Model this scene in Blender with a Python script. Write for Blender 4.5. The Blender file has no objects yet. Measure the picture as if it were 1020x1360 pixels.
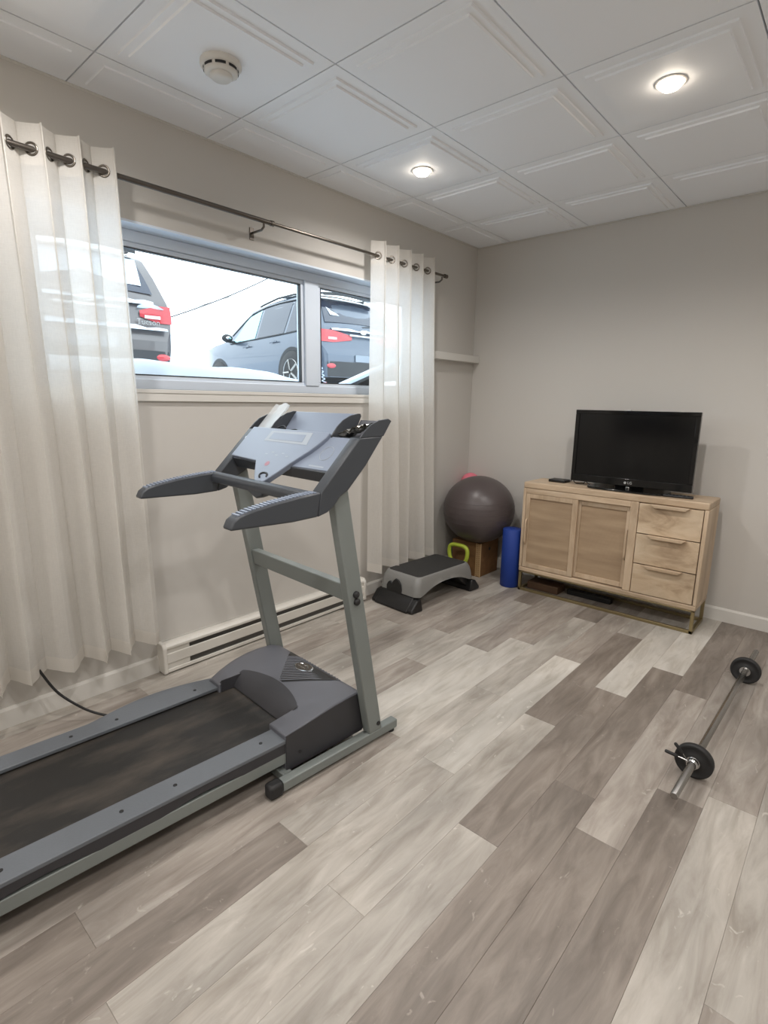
import bpy, bmesh, math, random
from mathutils import Vector, Matrix
random.seed(7)
PI = math.pi
S = bpy.context.scene
COL = S.collection

# ------------------------------------------------------------------ camera
CAM_LOC = (2.574, -3.9968, 1.392)
YAW, PITCH, ROLL, FPX = 0.726, 0.2031, 0.015, 716.5
fw = Vector((-math.sin(YAW)*math.cos(PITCH), math.cos(YAW)*math.cos(PITCH), -math.sin(PITCH)))
r0 = Vector((math.cos(YAW), math.sin(YAW), 0)); u0 = r0.cross(fw)
rr = math.cos(ROLL)*r0 + math.sin(ROLL)*u0
uu = -math.sin(ROLL)*r0 + math.cos(ROLL)*u0
cd = bpy.data.cameras.new('camera'); cam = bpy.data.objects.new('camera', cd); COL.objects.link(cam)
cd.sensor_fit = 'HORIZONTAL'; cd.sensor_width = 36; cd.lens = FPX/1020*36
cd.clip_start = .05; cd.clip_end = 300
M = Matrix((rr, uu, -fw)).transposed().to_4x4(); M.translation = CAM_LOC
cam.matrix_world = M
S.camera = cam
# ------------------------------------------------------------------ world, exposure
w = bpy.data.worlds.new('overcast_sky'); S.world = w; w.use_nodes = True
bg = w.node_tree.nodes['Background']; bg.inputs[0].default_value = (.86, .94, 1, 1); bg.inputs[1].default_value = 3.0
S.view_settings.view_transform = 'Standard'; S.view_settings.look = 'None'
S.view_settings.gamma = 1; S.view_settings.use_curve_mapping = False
S.view_settings.exposure = 0.32
LAMP_POWER = 32
LAMP_COLOR = (1, .955, .915)
LENS_GLOW = 30
S.cycles.max_bounces = 10; S.cycles.diffuse_bounces = 6; S.cycles.transparent_max_bounces = 16
S.cycles.sample_clamp_indirect = 6
S.cycles.caustics_reflective = False; S.cycles.caustics_refractive = False

# ------------------------------------------------------------------ materials
def lin(c): return tuple((v/12.92 if v <= .04045 else ((v+.055)/1.055)**2.4) for v in [x/255 for x in c])
def mat(name, rgb, rough=.5, metal=0, bump=0, bscale=200, var=0, vscale=3, spec=.5, coat=0):
    m = bpy.data.materials.new(name); m.use_nodes = True
    nt = m.node_tree; b = nt.nodes['Principled BSDF']
    c = lin(rgb)
    b.inputs['Base Color'].default_value = (*c, 1); b.inputs['Roughness'].default_value = rough
    b.inputs['Metallic'].default_value = metal; b.inputs['Specular IOR Level'].default_value = spec
    b.inputs['Coat Weight'].default_value = coat
    tc = nt.nodes.new('ShaderNodeTexCoord')
    if var:
        n = nt.nodes.new('ShaderNodeTexNoise'); n.inputs['Scale'].default_value = vscale; n.inputs['Detail'].default_value = 5
        nt.links.new(tc.outputs['Object'], n.inputs['Vector'])
        rp = nt.nodes.new('ShaderNodeValToRGB')
        rp.color_ramp.elements[0].position = .3; rp.color_ramp.elements[1].position = .7
        rp.color_ramp.elements[0].color = (*[v*(1-var) for v in c], 1); rp.color_ramp.elements[1].color = (*[min(1, v*(1+var)) for v in c], 1)
        nt.links.new(n.outputs['Fac'], rp.inputs[0]); nt.links.new(rp.outputs[0], b.inputs['Base Color'])
    if bump:
        n2 = nt.nodes.new('ShaderNodeTexNoise'); n2.inputs['Scale'].default_value = bscale; n2.inputs['Detail'].default_value = 3
        nt.links.new(tc.outputs['Object'], n2.inputs['Vector'])
        bp = nt.nodes.new('ShaderNodeBump'); bp.inputs['Strength'].default_value = bump; bp.inputs['Distance'].default_value = .002
        nt.links.new(n2.outputs['Fac'], bp.inputs['Height']); nt.links.new(bp.outputs[0], b.inputs['Normal'])
    return m
def emis(name, col, st):
    m = bpy.data.materials.new(name); m.use_nodes = True; nt = m.node_tree
    e = nt.nodes.new('ShaderNodeEmission'); e.inputs[0].default_value = (*col, 1); e.inputs[1].default_value = st
    nt.links.new(e.outputs[0], nt.nodes['Material Output'].inputs[0]); return m
def wood(name, c1, c2, c3, axis='Y', rough=.45, stretch=6.5, scale=3.4, bump=.12, rnd=True, fine=60, pale=None):
    m = bpy.data.materials.new(name); m.use_nodes = True; nt = m.node_tree; L = nt.links.new
    b = nt.nodes['Principled BSDF']; b.inputs['Roughness'].default_value = rough
    tc = nt.nodes.new('ShaderNodeTexCoord'); mp = nt.nodes.new('ShaderNodeMapping')
    sc = {'X': (1, stretch, stretch), 'Y': (stretch, 1, stretch), 'Z': (stretch, stretch, 1)}[axis]
    mp.inputs['Scale'].default_value = sc
    if rnd:
        oi = nt.nodes.new('ShaderNodeObjectInfo'); ml = nt.nodes.new('ShaderNodeVectorMath'); ml.operation = 'SCALE'
        ad = nt.nodes.new('ShaderNodeVectorMath'); ad.operation = 'ADD'
        cx = nt.nodes.new('ShaderNodeCombineXYZ')
        for k in range(3): L(oi.outputs['Random'], cx.inputs[k])
        L(cx.outputs[0], ml.inputs[0]); ml.inputs['Scale'].default_value = 37.0
        L(tc.outputs['Object'], ad.inputs[0]); L(ml.outputs[0], ad.inputs[1]); L(ad.outputs[0], mp.inputs['Vector'])
    else: L(tc.outputs['Object'], mp.inputs['Vector'])
    n = nt.nodes.new('ShaderNodeTexNoise'); n.inputs['Scale'].default_value = scale; n.inputs['Detail'].default_value = 8
    n.inputs['Roughness'].default_value = .62; n.inputs['Distortion'].default_value = .7
    L(mp.outputs[0], n.inputs['Vector'])
    rp = nt.nodes.new('ShaderNodeValToRGB'); e = rp.color_ramp.elements
    e[0].position = .3; e[0].color = (*lin(c1), 1); e[1].position = .72; e[1].color = (*lin(c3), 1)
    k = e.new(.5); k.color = (*lin(c2), 1)
    L(n.outputs['Fac'], rp.inputs[0])
    n2 = nt.nodes.new('ShaderNodeTexNoise'); n2.inputs['Scale'].default_value = 1.7; n2.inputs['Detail'].default_value = 4
    mp2 = nt.nodes.new('ShaderNodeMapping'); mp2.inputs['Scale'].default_value = tuple(1+(v-1)*.35 for v in sc)
    L(mp.inputs['Vector'].links[0].from_socket, mp2.inputs['Vector']); L(mp2.outputs[0], n2.inputs['Vector'])
    mr = nt.nodes.new('ShaderNodeMapRange'); mr.inputs[1].default_value = .3; mr.inputs[2].default_value = .7
    mr.inputs[3].default_value = .78; mr.inputs[4].default_value = 1.15
    L(n2.outputs['Fac'], mr.inputs[0])
    mx = nt.nodes.new('ShaderNodeVectorMath'); mx.operation = 'SCALE'
    L(rp.outputs[0], mx.inputs[0]); L(mr.outputs[0], mx.inputs['Scale'])
    out = mx.outputs[0]
    if pale:
        # small pale scratches and knots, part of the printed decor
        n3 = nt.nodes.new('ShaderNodeTexNoise'); n3.inputs['Scale'].default_value = 16; n3.inputs['Detail'].default_value = 6; n3.inputs['Distortion'].default_value = 1.6
        mp3 = nt.nodes.new('ShaderNodeMapping'); mp3.inputs['Scale'].default_value = tuple(1+(v-1)*.12 for v in sc)
        L(mp.inputs['Vector'].links[0].from_socket, mp3.inputs['Vector']); L(mp3.outputs[0], n3.inputs['Vector'])
        r3 = nt.nodes.new('ShaderNodeMapRange'); r3.inputs[1].default_value = .67; r3.inputs[2].default_value = .75; r3.inputs[4].default_value = .6
        L(n3.outputs['Fac'], r3.inputs[0])
        mm = nt.nodes.new('ShaderNodeMix'); mm.data_type = 'RGBA'
        L(r3.outputs[0], mm.inputs[0]); L(out, mm.inputs[6]); mm.inputs[7].default_value = (*lin(pale), 1); out = mm.outputs[2]
    L(out, b.inputs['Base Color'])
    bp = nt.nodes.new('ShaderNodeBump'); bp.inputs['Strength'].default_value = bump; bp.inputs['Distance'].default_value = .001
    L(n.outputs['Fac'], bp.inputs['Height']); L(bp.outputs[0], b.inputs['Normal'])
    return m

M_WALL = mat('wall_paint', (198, 195, 190), .75, bump=.08, bscale=350, spec=.3)
M_TRIM = mat('white_trim_paint', (214, 212, 207), .5)
M_CEIL = mat('ceiling_tile_white', (240, 243, 247), .6, spec=.35)
M_CEILD = mat('ceiling_grid_grey', (84, 84, 84), .8)
M_SUB = mat('subfloor', (70, 64, 58), .9)
FLOOR = {
 'L': wood('plank_pale', (149, 142, 133), (171, 165, 157), (189, 184, 176), pale=(206, 202, 194)),
 'M': wood('plank_mid', (131, 122, 114), (152, 144, 136), (173, 166, 158), pale=(192, 186, 176)),
 'D': wood('plank_dark', (110, 101, 93), (129, 120, 112), (148, 139, 130), pale=(174, 166, 157)),
 'W': wood('plank_whitish', (170, 164, 154), (192, 187, 179), (204, 200, 193), pale=(214, 211, 205)),
}
M_FRAME = mat('window_pvc_white', (212, 222, 234), .35)
M_HEAT = mat('heater_enamel', (214, 211, 204), .4)
M_HEATD = mat('heater_slot_dark', (96, 94, 90), .6)
M_NICK = mat('brushed_nickel', (122, 116, 108), .32, 1)
M_NICKD = mat('dark_nickel', (108, 102, 96), .35, 1)
M_CHROME = mat('chrome', (200, 200, 200), .14, 1)
M_STEEL = mat('bar_steel', (165, 163, 160), .27, 1)
M_TMG = mat('treadmill_grey_green', (122, 128, 126), .42, var=.04, vscale=4)
M_TMD = mat('treadmill_charcoal', (62, 66, 72), .42, bump=.1, bscale=500)
M_TMH = mat('treadmill_hood_slate', (92, 94, 101), .45, bump=.1, bscale=500)
M_TMS = mat('treadmill_side_dark', (52, 52, 56), .5, bump=.1, bscale=500)
M_TMP = mat('console_slate_blue', (128, 138, 156), .35)
M_STRIP = mat('foot_rail_slate', (98, 103, 109), .5, bump=.35, bscale=160)
M_RUB = mat('black_rubber', (34, 34, 35), .6)
M_BLK = mat('black_plastic', (24, 24, 25), .4)
M_GLB = mat('gloss_black', (10, 10, 11), .08, spec=.5)
M_SCR = mat('screen_black', (7, 7, 8), .16, spec=.45)
M_SILV = mat('silver_print', (205, 205, 205), .3, .6)
M_RED = mat('red_print', (168, 122, 136), .5)
M_LCD = mat('lcd_grey', (150, 156, 158), .25)
M_LINE = mat('label_pale_print', (160, 168, 178), .5)
M_CARD = wood('cardboard', (108, 77, 46), (122, 88, 54), (134, 98, 63), axis='X', rough=.8, stretch=3)
M_CARDL = mat('cardboard_flute', (196, 166, 124), .8)
M_BALL = mat('ball_plum_grey', (80, 72, 72), .36, bump=.1, bscale=60)
M_PINK = mat('pink_rubber', (222, 118, 136), .45)
M_LIME = mat('lime_vinyl', (168, 184, 62), .45)
M_BLUE = mat('blue_foam', (20, 54, 136), .65, bump=.3, bscale=260)
M_STEPG = mat('step_grey_plastic', (126, 126, 124), .5, bump=.15, bscale=400)
M_STEPB = mat('step_black_mat', (46, 46, 46), .7, bump=.6, bscale=260)
M_WOOD = wood('mango_wood', (170, 147, 121), (191, 169, 143), (203, 184, 160), axis='X', rough=.5, stretch=5, scale=2.2)
M_WOODZ = wood('mango_wood_upright', (170, 147, 121), (191, 169, 143), (203, 184, 160), axis='Z', rough=.5, stretch=5, scale=2.2)
M_WOODD = wood('mango_drawer', (146, 123, 98), (188, 166, 139), (206, 188, 163), axis='X', rough=.5, stretch=2.6, scale=3.4)
M_BRASS = mat('aged_brass', (146, 132, 98), .38, .8)
M_SNOW = mat('snow', (212, 222, 232), .8, bump=.5, bscale=14, spec=.2)
M_CAR1 = mat('car_paint_grey_brown', (96, 92, 92), .3, .35, coat=.6)
M_CAR2 = mat('car_paint_slate_blue', (80, 90, 104), .3, .35, coat=.6)
M_CARP = mat('car_black_trim', (40, 42, 45), .6)
M_CARG = mat('car_tinted_glass', (46, 52, 66), .06, .2, spec=.9)
M_CARGL = mat('car_side_glass_sky_tint', (150, 196, 200), .05, .55)  # pale cyan paints in the bright sky showing through the cabin
M_TAIL = mat('tail_lamp_red', (176, 38, 48), .18, coat=.8)
M_TAILW = mat('tail_lamp_clear', (214, 196, 196), .2)
M_PLATE = mat('licence_plate_grey', (128, 136, 146), .5)
M_WIRE = mat('wire_black', (60, 60, 62), .6)
M_DARKH = mat('screw_dark', (28, 28, 30), .5)
M_FOIL = mat('crumpled_foil', (188, 186, 180), .25, .85, bump=.9, bscale=90)
M_BROWN = mat('brown_leatherette', (84, 62, 44), .6, var=.15, vscale=20)

def cane():
    m = bpy.data.materials.new('woven_cane'); m.use_nodes = True; nt = m.node_tree; L = nt.links.new
    b = nt.nodes['Principled BSDF']; b.inputs['Roughness'].default_value = .65
    tc = nt.nodes.new('ShaderNodeTexCoord')
    mp = nt.nodes.new('ShaderNodeMapping'); mp.inputs['Scale'].default_value = (1.2, 1, 9); L(tc.outputs['Object'], mp.inputs[0])
    n = nt.nodes.new('ShaderNodeTexNoise'); n.inputs['Scale'].default_value = 2.2; n.inputs['Detail'].default_value = 4; L(mp.outputs[0], n.inputs['Vector'])
    rp = nt.nodes.new('ShaderNodeValToRGB'); e = rp.color_ramp.elements
    e[0].position = .3; e[0].color = (*lin((150, 127, 102)), 1); e[1].position = .7; e[1].color = (*lin((176, 153, 125)), 1)
    L(n.outputs['Fac'], rp.inputs[0]); L(rp.outputs[0], b.inputs['Base Color'])
    wv = nt.nodes.new('ShaderNodeTexWave'); wv.inputs['Scale'].default_value = 55; wv.bands_direction = 'X'; L(tc.outputs['Object'], wv.inputs['Vector'])
    wz = nt.nodes.new('ShaderNodeTexWave'); wz.inputs['Scale'].default_value = 55; wz.bands_direction = 'Z'; L(tc.outputs['Object'], wz.inputs['Vector'])
    mu = nt.nodes.new('ShaderNodeMath'); mu.operation = 'MULTIPLY'; L(wv.outputs['Fac'], mu.inputs[0]); L(wz.outputs['Fac'], mu.inputs[1])
    bp = nt.nodes.new('ShaderNodeBump'); bp.inputs['Strength'].default_value = .6; bp.inputs['Distance'].default_value = .002
    L(mu.outputs[0], bp.inputs['Height']); L(bp.outputs[0], b.inputs['Normal']); return m
M_CANE = cane()

def belt_mat():
    m = bpy.data.materials.new('treadmill_belt'); m.use_nodes = True; nt = m.node_tree; L = nt.links.new
    b = nt.nodes['Principled BSDF']; b.inputs['Roughness'].default_value = .55
    tc = nt.nodes.new('ShaderNodeTexCoord')
    mp = nt.nodes.new('ShaderNodeMapping'); mp.inputs['Scale'].default_value = (7, 2.2, 1); L(tc.outputs['Object'], mp.inputs[0])
    n = nt.nodes.new('ShaderNodeTexNoise'); n.inputs['Scale'].default_value = 1.3; n.inputs['Detail'].default_value = 7; n.inputs['Roughness'].default_value = .6; L(mp.outputs[0], n.inputs['Vector'])
    rp = nt.nodes.new('ShaderNodeValToRGB'); e = rp.color_ramp.elements
    e[0].position = .44; e[0].color = (*lin((31, 30, 29)), 1); e[1].position = .9; e[1].color = (*lin((88, 80, 72)), 1)
    L(n.outputs['Fac'], rp.inputs[0]); L(rp.outputs[0], b.inputs['Base Color'])
    n2 = nt.nodes.new('ShaderNodeTexNoise'); n2.inputs['Scale'].default_value = 500; L(tc.outputs['Object'], n2.inputs['Vector'])
    bp = nt.nodes.new('ShaderNodeBump'); bp.inputs['Strength'].default_value = .3; bp.inputs['Distance'].default_value = .001
    L(n2.outputs['Fac'], bp.inputs['Height']); L(bp.outputs[0], b.inputs['Normal']); return m
M_BELT = belt_mat()

def sheer(name, rgb, transp):
    m = bpy.data.materials.new(name); m.use_nodes = True; nt = m.node_tree; L = nt.links.new
    nt.nodes.remove(nt.nodes['Principled BSDF'])
    c = (*lin(rgb), 1)
    d = nt.nodes.new('ShaderNodeBsdfDiffuse'); d.inputs[0].default_value = c
    t = nt.nodes.new('ShaderNodeBsdfTranslucent'); t.inputs[0].default_value = c
    tr = nt.nodes.new('ShaderNodeBsdfTransparent')
    tc = nt.nodes.new('ShaderNodeTexCoord')
    mp = nt.nodes.new('ShaderNodeMapping'); mp.inputs['Scale'].default_value = (90, 420, 40); L(tc.outputs['Object'], mp.inputs[0])
    n = nt.nodes.new('ShaderNodeTexNoise'); n.inputs['Scale'].default_value = 1; n.inputs['Detail'].default_value = 3; L(mp.outputs[0], n.inputs['Vector'])
    mp2 = nt.nodes.new('ShaderNodeMapping'); mp2.inputs['Scale'].default_value = (40, 40, 480); L(tc.outputs['Object'], mp2.inputs[0])
    n2 = nt.nodes.new('ShaderNodeTexNoise'); n2.inputs['Scale'].default_value = 1; n2.inputs['Detail'].default_value = 3; L(mp2.outputs[0], n2.inputs['Vector'])
    ad = nt.nodes.new('ShaderNodeMath'); ad.operation = 'ADD'; L(n.outputs['Fac'], ad.inputs[0]); L(n2.outputs['Fac'], ad.inputs[1])
    bp = nt.nodes.new('ShaderNodeBump'); bp.inputs['Strength'].default_value = .12; bp.inputs['Distance'].default_value = .001
    L(ad.outputs[0], bp.inputs['Height']); L(bp.outputs[0], d.inputs['Normal'])
    mr = nt.nodes.new('ShaderNodeMapRange'); mr.inputs[1].default_value = .7; mr.inputs[2].default_value = 1.35
    mr.inputs[3].default_value = transp*.75; mr.inputs[4].default_value = transp*1.3; L(ad.outputs[0], mr.inputs[0])
    m1 = nt.nodes.new('ShaderNodeMixShader'); m1.inputs[0].default_value = .58; L(d.outputs[0], m1.inputs[1]); L(t.outputs[0], m1.inputs[2])
    m2 = nt.nodes.new('ShaderNodeMixShader'); L(mr.outputs[0], m2.inputs[0]); L(m1.outputs[0], m2.inputs[1]); L(tr.outputs[0], m2.inputs[2])
    L(m2.outputs[0], nt.nodes['Material Output'].inputs[0]); return m
M_SHEER = sheer('sheer_linen', (238, 236, 232), .13)
M_HEM = sheer('linen_hem', (236, 233, 228), .04)
M_PBAG = mat('clear_plastic_sleeve', (214, 220, 224), .25); M_PBAG.node_tree.nodes['Principled BSDF'].inputs['Alpha'].default_value = .55

def glass_mat():
    m = bpy.data.materials.new('window_glass'); m.use_nodes = True; nt = m.node_tree; L = nt.links.new
    nt.nodes.remove(nt.nodes['Principled BSDF'])
    g = nt.nodes.new('ShaderNodeBsdfGlossy'); g.inputs['Roughness'].default_value = .02
    t = nt.nodes.new('ShaderNodeBsdfTransparent'); t.inputs[0].default_value = (.95, .98, .99, 1)
    f = nt.nodes.new('ShaderNodeFresnel'); ge = nt.nodes.new('ShaderNodeNewGeometry')
    io = nt.nodes.new('ShaderNodeMapRange'); io.inputs[3].default_value = 1.45; io.inputs[4].default_value = 1/1.45
    L(ge.outputs['Backfacing'], io.inputs[0]); L(io.outputs[0], f.inputs[0])
    mx = nt.nodes.new('ShaderNodeMixShader'); L(f.outputs[0], mx.inputs[0]); L(t.outputs[0], mx.inputs[1]); L(g.outputs[0], mx.inputs[2])
    L(mx.outputs[0], nt.nodes['Material Output'].inputs[0]); return m
M_GLASS = glass_mat()
M_LENS = emis('lamp_lens_glow', (1, .86, .70), LENS_GLOW)

# ------------------------------------------------------------------ mesh helpers
class MB:
    def __init__(s, off=(0, 0, 0)): s.v = []; s.f = []; s.o = Vector(off)
    def add(s, vs, fs):
        n = len(s.v); s.v += [tuple(Vector(p)+s.o) for p in vs]; s.f += [tuple(i+n for i in f) for f in fs]; return s
    def box(s, x0, x1, y0, y1, z0, z1):
        vs = [(x, y, z) for x in (x0, x1) for y in (y0, y1) for z in (z0, z1)]
        return s.add(vs, [(0, 1, 3, 2), (4, 6, 7, 5), (0, 4, 5, 1), (2, 3, 7, 6), (0, 2, 6, 4), (1, 5, 7, 3)])
    def prism(s, poly, a0, a1, axis='x'):
        # poly: (p,q) in the two other axes; extruded along axis
        def P(a, p): return {'x': (a, p[0], p[1]), 'y': (p[0], a, p[1]), 'z': (p[0], p[1], a)}[axis]
        n = len(poly); vs = [P(a0, p) for p in poly]+[P(a1, p) for p in poly]
        fs = [tuple(range(n))[::-1], tuple(range(n, 2*n))]+[(i, (i+1) % n, n+(i+1) % n, n+i) for i in range(n)]
        return s.add(vs, fs)
    def tube(s, pts, r, seg=10, close=False, caps=True):
        pts = [Vector(p) for p in pts]; n = len(pts); vs = []; fs = []
        rs = r if isinstance(r, (list, tuple)) else [r]*n
        up = None
        for i in range(n):
            a = pts[(i-1) % n] if (close or i > 0) else pts[i]; b = pts[(i+1) % n] if (close or i < n-1) else pts[i]
            t = (b-a).normalized()
            if up is None:
                up = Vector((0, 0, 1)) if abs(t.z) < .9 else Vector((1, 0, 0))
            x = (up-t*up.dot(t)).normalized(); y = t.cross(x); up = x
            for k in range(seg):
                an = 2*PI*k/seg; vs.append(pts[i]+(x*math.cos(an)+y*math.sin(an))*rs[i])
        for i in range(n if close else n-1):
            for k in range(seg):
                j = (i+1) % n; fs.append((i*seg+k, i*seg+(k+1) % seg, j*seg+(k+1) % seg, j*seg+k))
        if caps and not close:
            fs.append(tuple(range(seg))[::-1]); fs.append(tuple((n-1)*seg+k for k in range(seg)))
        return s.add(vs, fs)
    def lathe(s, prof, c=(0, 0, 0), axis='z', seg=32, caps=True):
        vs = []; fs = []; n = len(prof)
        for (r, h) in prof:
            for k in range(seg):
                a = 2*PI*k/seg; p, q = r*math.cos(a), r*math.sin(a)
                v = {'z': (p, q, h), 'y': (p, h, q), 'x': (h, p, q)}[axis]; vs.append(Vector(v)+Vector(c))
        for i in range(n-1):
            for k in range(seg): fs.append((i*seg+k, i*seg+(k+1) % seg, (i+1)*seg+(k+1) % seg, (i+1)*seg+k))
        if caps: fs.append(tuple(range(seg))[::-1]); fs.append(tuple((n-1)*seg+k for k in range(seg)))
        return s.add(vs, fs)
    def grid(s, fn, nu, nv, cu=False):
        vs = [fn(i/(nu if cu else nu-1), j/(nv-1)) for j in range(nv) for i in range(nu)]
        fs = []
        for j in range(nv-1):
            for i in range(nu if cu else nu-1):
                i2 = (i+1) % nu; fs.append((j*nu+i, j*nu+i2, (j+1)*nu+i2, (j+1)*nu+i))
        return s.add(vs, fs)
    def sphere(s, c, r, seg=24, rings=14):
        c = Vector(c); R = r if isinstance(r, (tuple, list)) else (r, r, r)
        return s.lathe([(max(1e-4, math.sin(PI*j/rings)), -math.cos(PI*j/rings)) for j in range(rings+1)], seg=seg, caps=False)._sc(c, R, seg*(rings+1))
    def _sc(s, c, R, n):
        for i in range(len(s.v)-n, len(s.v)):
            p = Vector(s.v[i])-s.o; s.v[i] = tuple(Vector((p.x*R[0], p.y*R[1], p.z*R[2]))+c+s.o)
        return s
    def mesh(s, name, m, smooth=False):
        me = bpy.data.meshes.new(name); me.from_pydata(s.v, [], s.f); me.update()
        bm = bmesh.new(); bm.from_mesh(me); bmesh.ops.recalc_face_normals(bm, faces=bm.faces); bm.to_mesh(me); bm.free()
        if m: me.materials.append(m)
        if smooth:
            for p in me.polygons: p.use_smooth = True
        return me
    def build(s, name, m, parent=None, smooth=False, bevel=0, seg=2, angle=35):
        me = s.mesh(name, m, smooth); o = bpy.data.objects.new(name, me); COL.objects.link(o)
        if parent: o.parent = parent
        if bevel:
            b = o.modifiers.new('bevel', 'BEVEL'); b.width = bevel; b.segments = seg; b.limit_method = 'ANGLE'; b.angle_limit = math.radians(angle); b.harden_normals = False
            for p in me.polygons: p.use_smooth = True
            try: me.set_sharp_from_angle(angle=math.radians(50))
            except Exception: pass
        elif smooth:
            try: me.set_sharp_from_angle(angle=math.radians(55))
            except Exception: pass
        return o
def tag(o, label, cat, group=None):
    o['label'] = label; o['category'] = cat
    if group: o['group'] = group
    return o
def struct(o): o['kind'] = 'structure'; return o
def stuff(o): o['kind'] = 'stuff'; return o
def thing(name, label, cat, loc=(0, 0, 0), rot=(0, 0, 0), group=None):
    o = bpy.data.objects.new(name, None); COL.objects.link(o); o.location = loc; o.rotation_euler = rot; o.empty_display_size = .05
    return tag(o, label, cat, group)
def text(name, body, size, m, parent, mw, ext=.0005, align='CENTER'):
    cu = bpy.data.curves.new(name, 'FONT'); cu.body = body; cu.size = size; cu.extrude = ext; cu.align_x = align; cu.align_y = 'CENTER'
    t = bpy.data.objects.new(name+'_curve', cu); COL.objects.link(t)
    dg = bpy.context.evaluated_depsgraph_get(); me = bpy.data.meshes.new_from_object(t.evaluated_get(dg)); bpy.data.objects.remove(t)
    me.materials.clear(); me.materials.append(m); o = bpy.data.objects.new(name, me); COL.objects.link(o)
    o.parent = parent; o.matrix_local = mw; return o
def mx(origin, xa, ya):
    x = Vector(xa).normalized(); y = Vector(ya).normalized(); z = x.cross(y)
    m = Matrix((x, y, z)).transposed().to_4x4(); m.translation = origin; return m

# ------------------------------------------------------------------ room shell
H = 2.6054
XR, YF = 3.673, -5.8
WY0, WY1, WZ0, WZ1 = -3.24, -.70, 1.43, 2.155     # window opening
T = .18
fl = struct(MB().box(-T, XR+.1, YF-.1, .1, -.12, -.0045).build('floor', M_SUB))
PW, PL_ = .1495, 1.2155
ends = {0: -1.415, -1: -.824, 3: -1.2, 4: -3.05+PL_*2, 5: -1.235, 6: -1.886, 7: -1.427, 8: -1.0, 9: -1.176, 10: -2.0, 1: -.62, 2: -.25, 11: -.7, 12: -1.5, -2: -.3, -3: -1.05, -4: -.55}
tones = {(7, -2.643): 'D', (7, -1.427): 'W', (7, -3.86): 'L', (6, -1.886): 'D', (6, -3.10): 'L', (6, -4.317): 'L', (7, -5.07): 'L', (5, -1.235): 'M', (5, -2.45): 'W', (5, -3.665): 'L',
 (3, -1.2): 'M', (3, -2.415): 'W', (3, -3.63): 'M', (4, -1.834): 'L', (4, -3.05): 'L', (4, -.62): 'D', (4, -4.27): 'D', (8, -1.0): 'W', (8, -2.2155): 'D', (8, -3.43): 'D',
 (9, -1.176): 'D', (9, -2.39): 'M', (9, -3.607): 'D', (10, -.78): 'D', (10, -2.0): 'M', (10, -3.2155): 'D', (11, -.7): 'M', (11, -1.915): 'M', (11, -3.13): 'L', (12, -1.5): 'M', (12, -2.7155): 'L', (12, -.285): 'D',
 (0, -1.415): 'M', (0, -2.63): 'L', (1, -.62): 'D', (1, -3.051): 'M', (1, -1.8355): 'L', (2, -.25): 'M', (2, -1.4655): 'M', (2, -2.681): 'W', (-1, -.824): 'L', (-1, -2.04): 'M', (3, -4.85): 'D', (5, -4.88): 'M', (-2, -1.5155): 'M', (4, -4.2655): 'D'}
cache = {}
for k in range(-5, 20):
    xa, xb = max(0, .683+PW*k), min(XR, .683+PW*(k+1))
    if xb-xa < .01: continue
    e = ends.get(k, -random.random()*PL_)
    while e < 0: e += PL_
    while e > YF:
        ya, yb = max(YF, e-PL_), min(0, e)
        if yb > ya+.01:
            tn = None
            for (kk, ee), t in tones.items():
                if kk == k and abs(ee-(e-PL_)) < .03: tn = t
            tn = tn or random.choice('LMMDLLW' if e < -3 else 'LMMDL')
            w_, l_ = round(xb-xa, 4), round(yb-ya, 4); key = (w_, l_, tn)
            if key not in cache:
                g = .0002; c = .0007
                a, b = w_/2-g, l_/2-g
                vs = [(-a, -b, -.0045), (a, -b, -.0045), (a, b, -.0045), (-a, b, -.0045), (-a, -b, -.0006), (a, -b, -.0006), (a, b, -.0006), (-a, b, -.0006), (-a+c, -b+c, 0), (a-c, -b+c, 0), (a-c, b-c, 0), (-a+c, b-c, 0)]
                fs = [(0, 1, 5, 4), (1, 2, 6, 5), (2, 3, 7, 6), (3, 0, 4, 7), (4, 5, 9, 8), (5, 6, 10, 9), (6, 7, 11, 10), (7, 4, 8, 11), (8, 9, 10, 11)]
                cache[key] = MB().add(vs, fs).mesh('plank', FLOOR[tn])
            o = bpy.data.objects.new('plank', cache[key]); COL.objects.link(o); o.parent = fl
            o.location = ((xa+xb)/2, (ya+yb)/2, 0)
        e -= PL_
# ceiling with panelled tiles
ce = struct(MB().box(-T, XR+.1, YF-.1, .1, H+.026, H+.14).build('ceiling', M_CEILD))
def tile_mesh(wx, wy, full):
    a, b = wx/2-.003, wy/2-.003
    rings = [(0, .02), (0, 0)]
    if full: rings += [(.052, 0), (.0545, -.007), (.080, -.007), (.0825, -.014)]
    else: rings += [(min(.052, a*.5), 0), (min(.0545, a*.55), -.006)]
    vs = []; fs = []
    for (i, z) in rings:
        vs += [(-a+i, -b+i, z), (a-i, -b+i, z), (a-i, b-i, z), (-a+i, b-i, z)]
    for k in range(len(rings)-1):
        for j in range(4): fs.append((4*k+j, 4*k+(j+1) % 4, 4*k+4+(j+1) % 4, 4*k+4+j))
    n = 4*(len(rings)-1); fs.append((n, n+1, n+2, n+3))
    return MB().add(vs, fs).mesh('ceiling_tile', M_CEIL)
tcache = {}
xs = [0, .298]
while xs[-1] < XR-.02: xs.append(min(XR, xs[-1]+.61))
ys = [0, -.597]
while ys[-1] > YF+.02: ys.append(max(YF, ys[-1]-.61))
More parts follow.
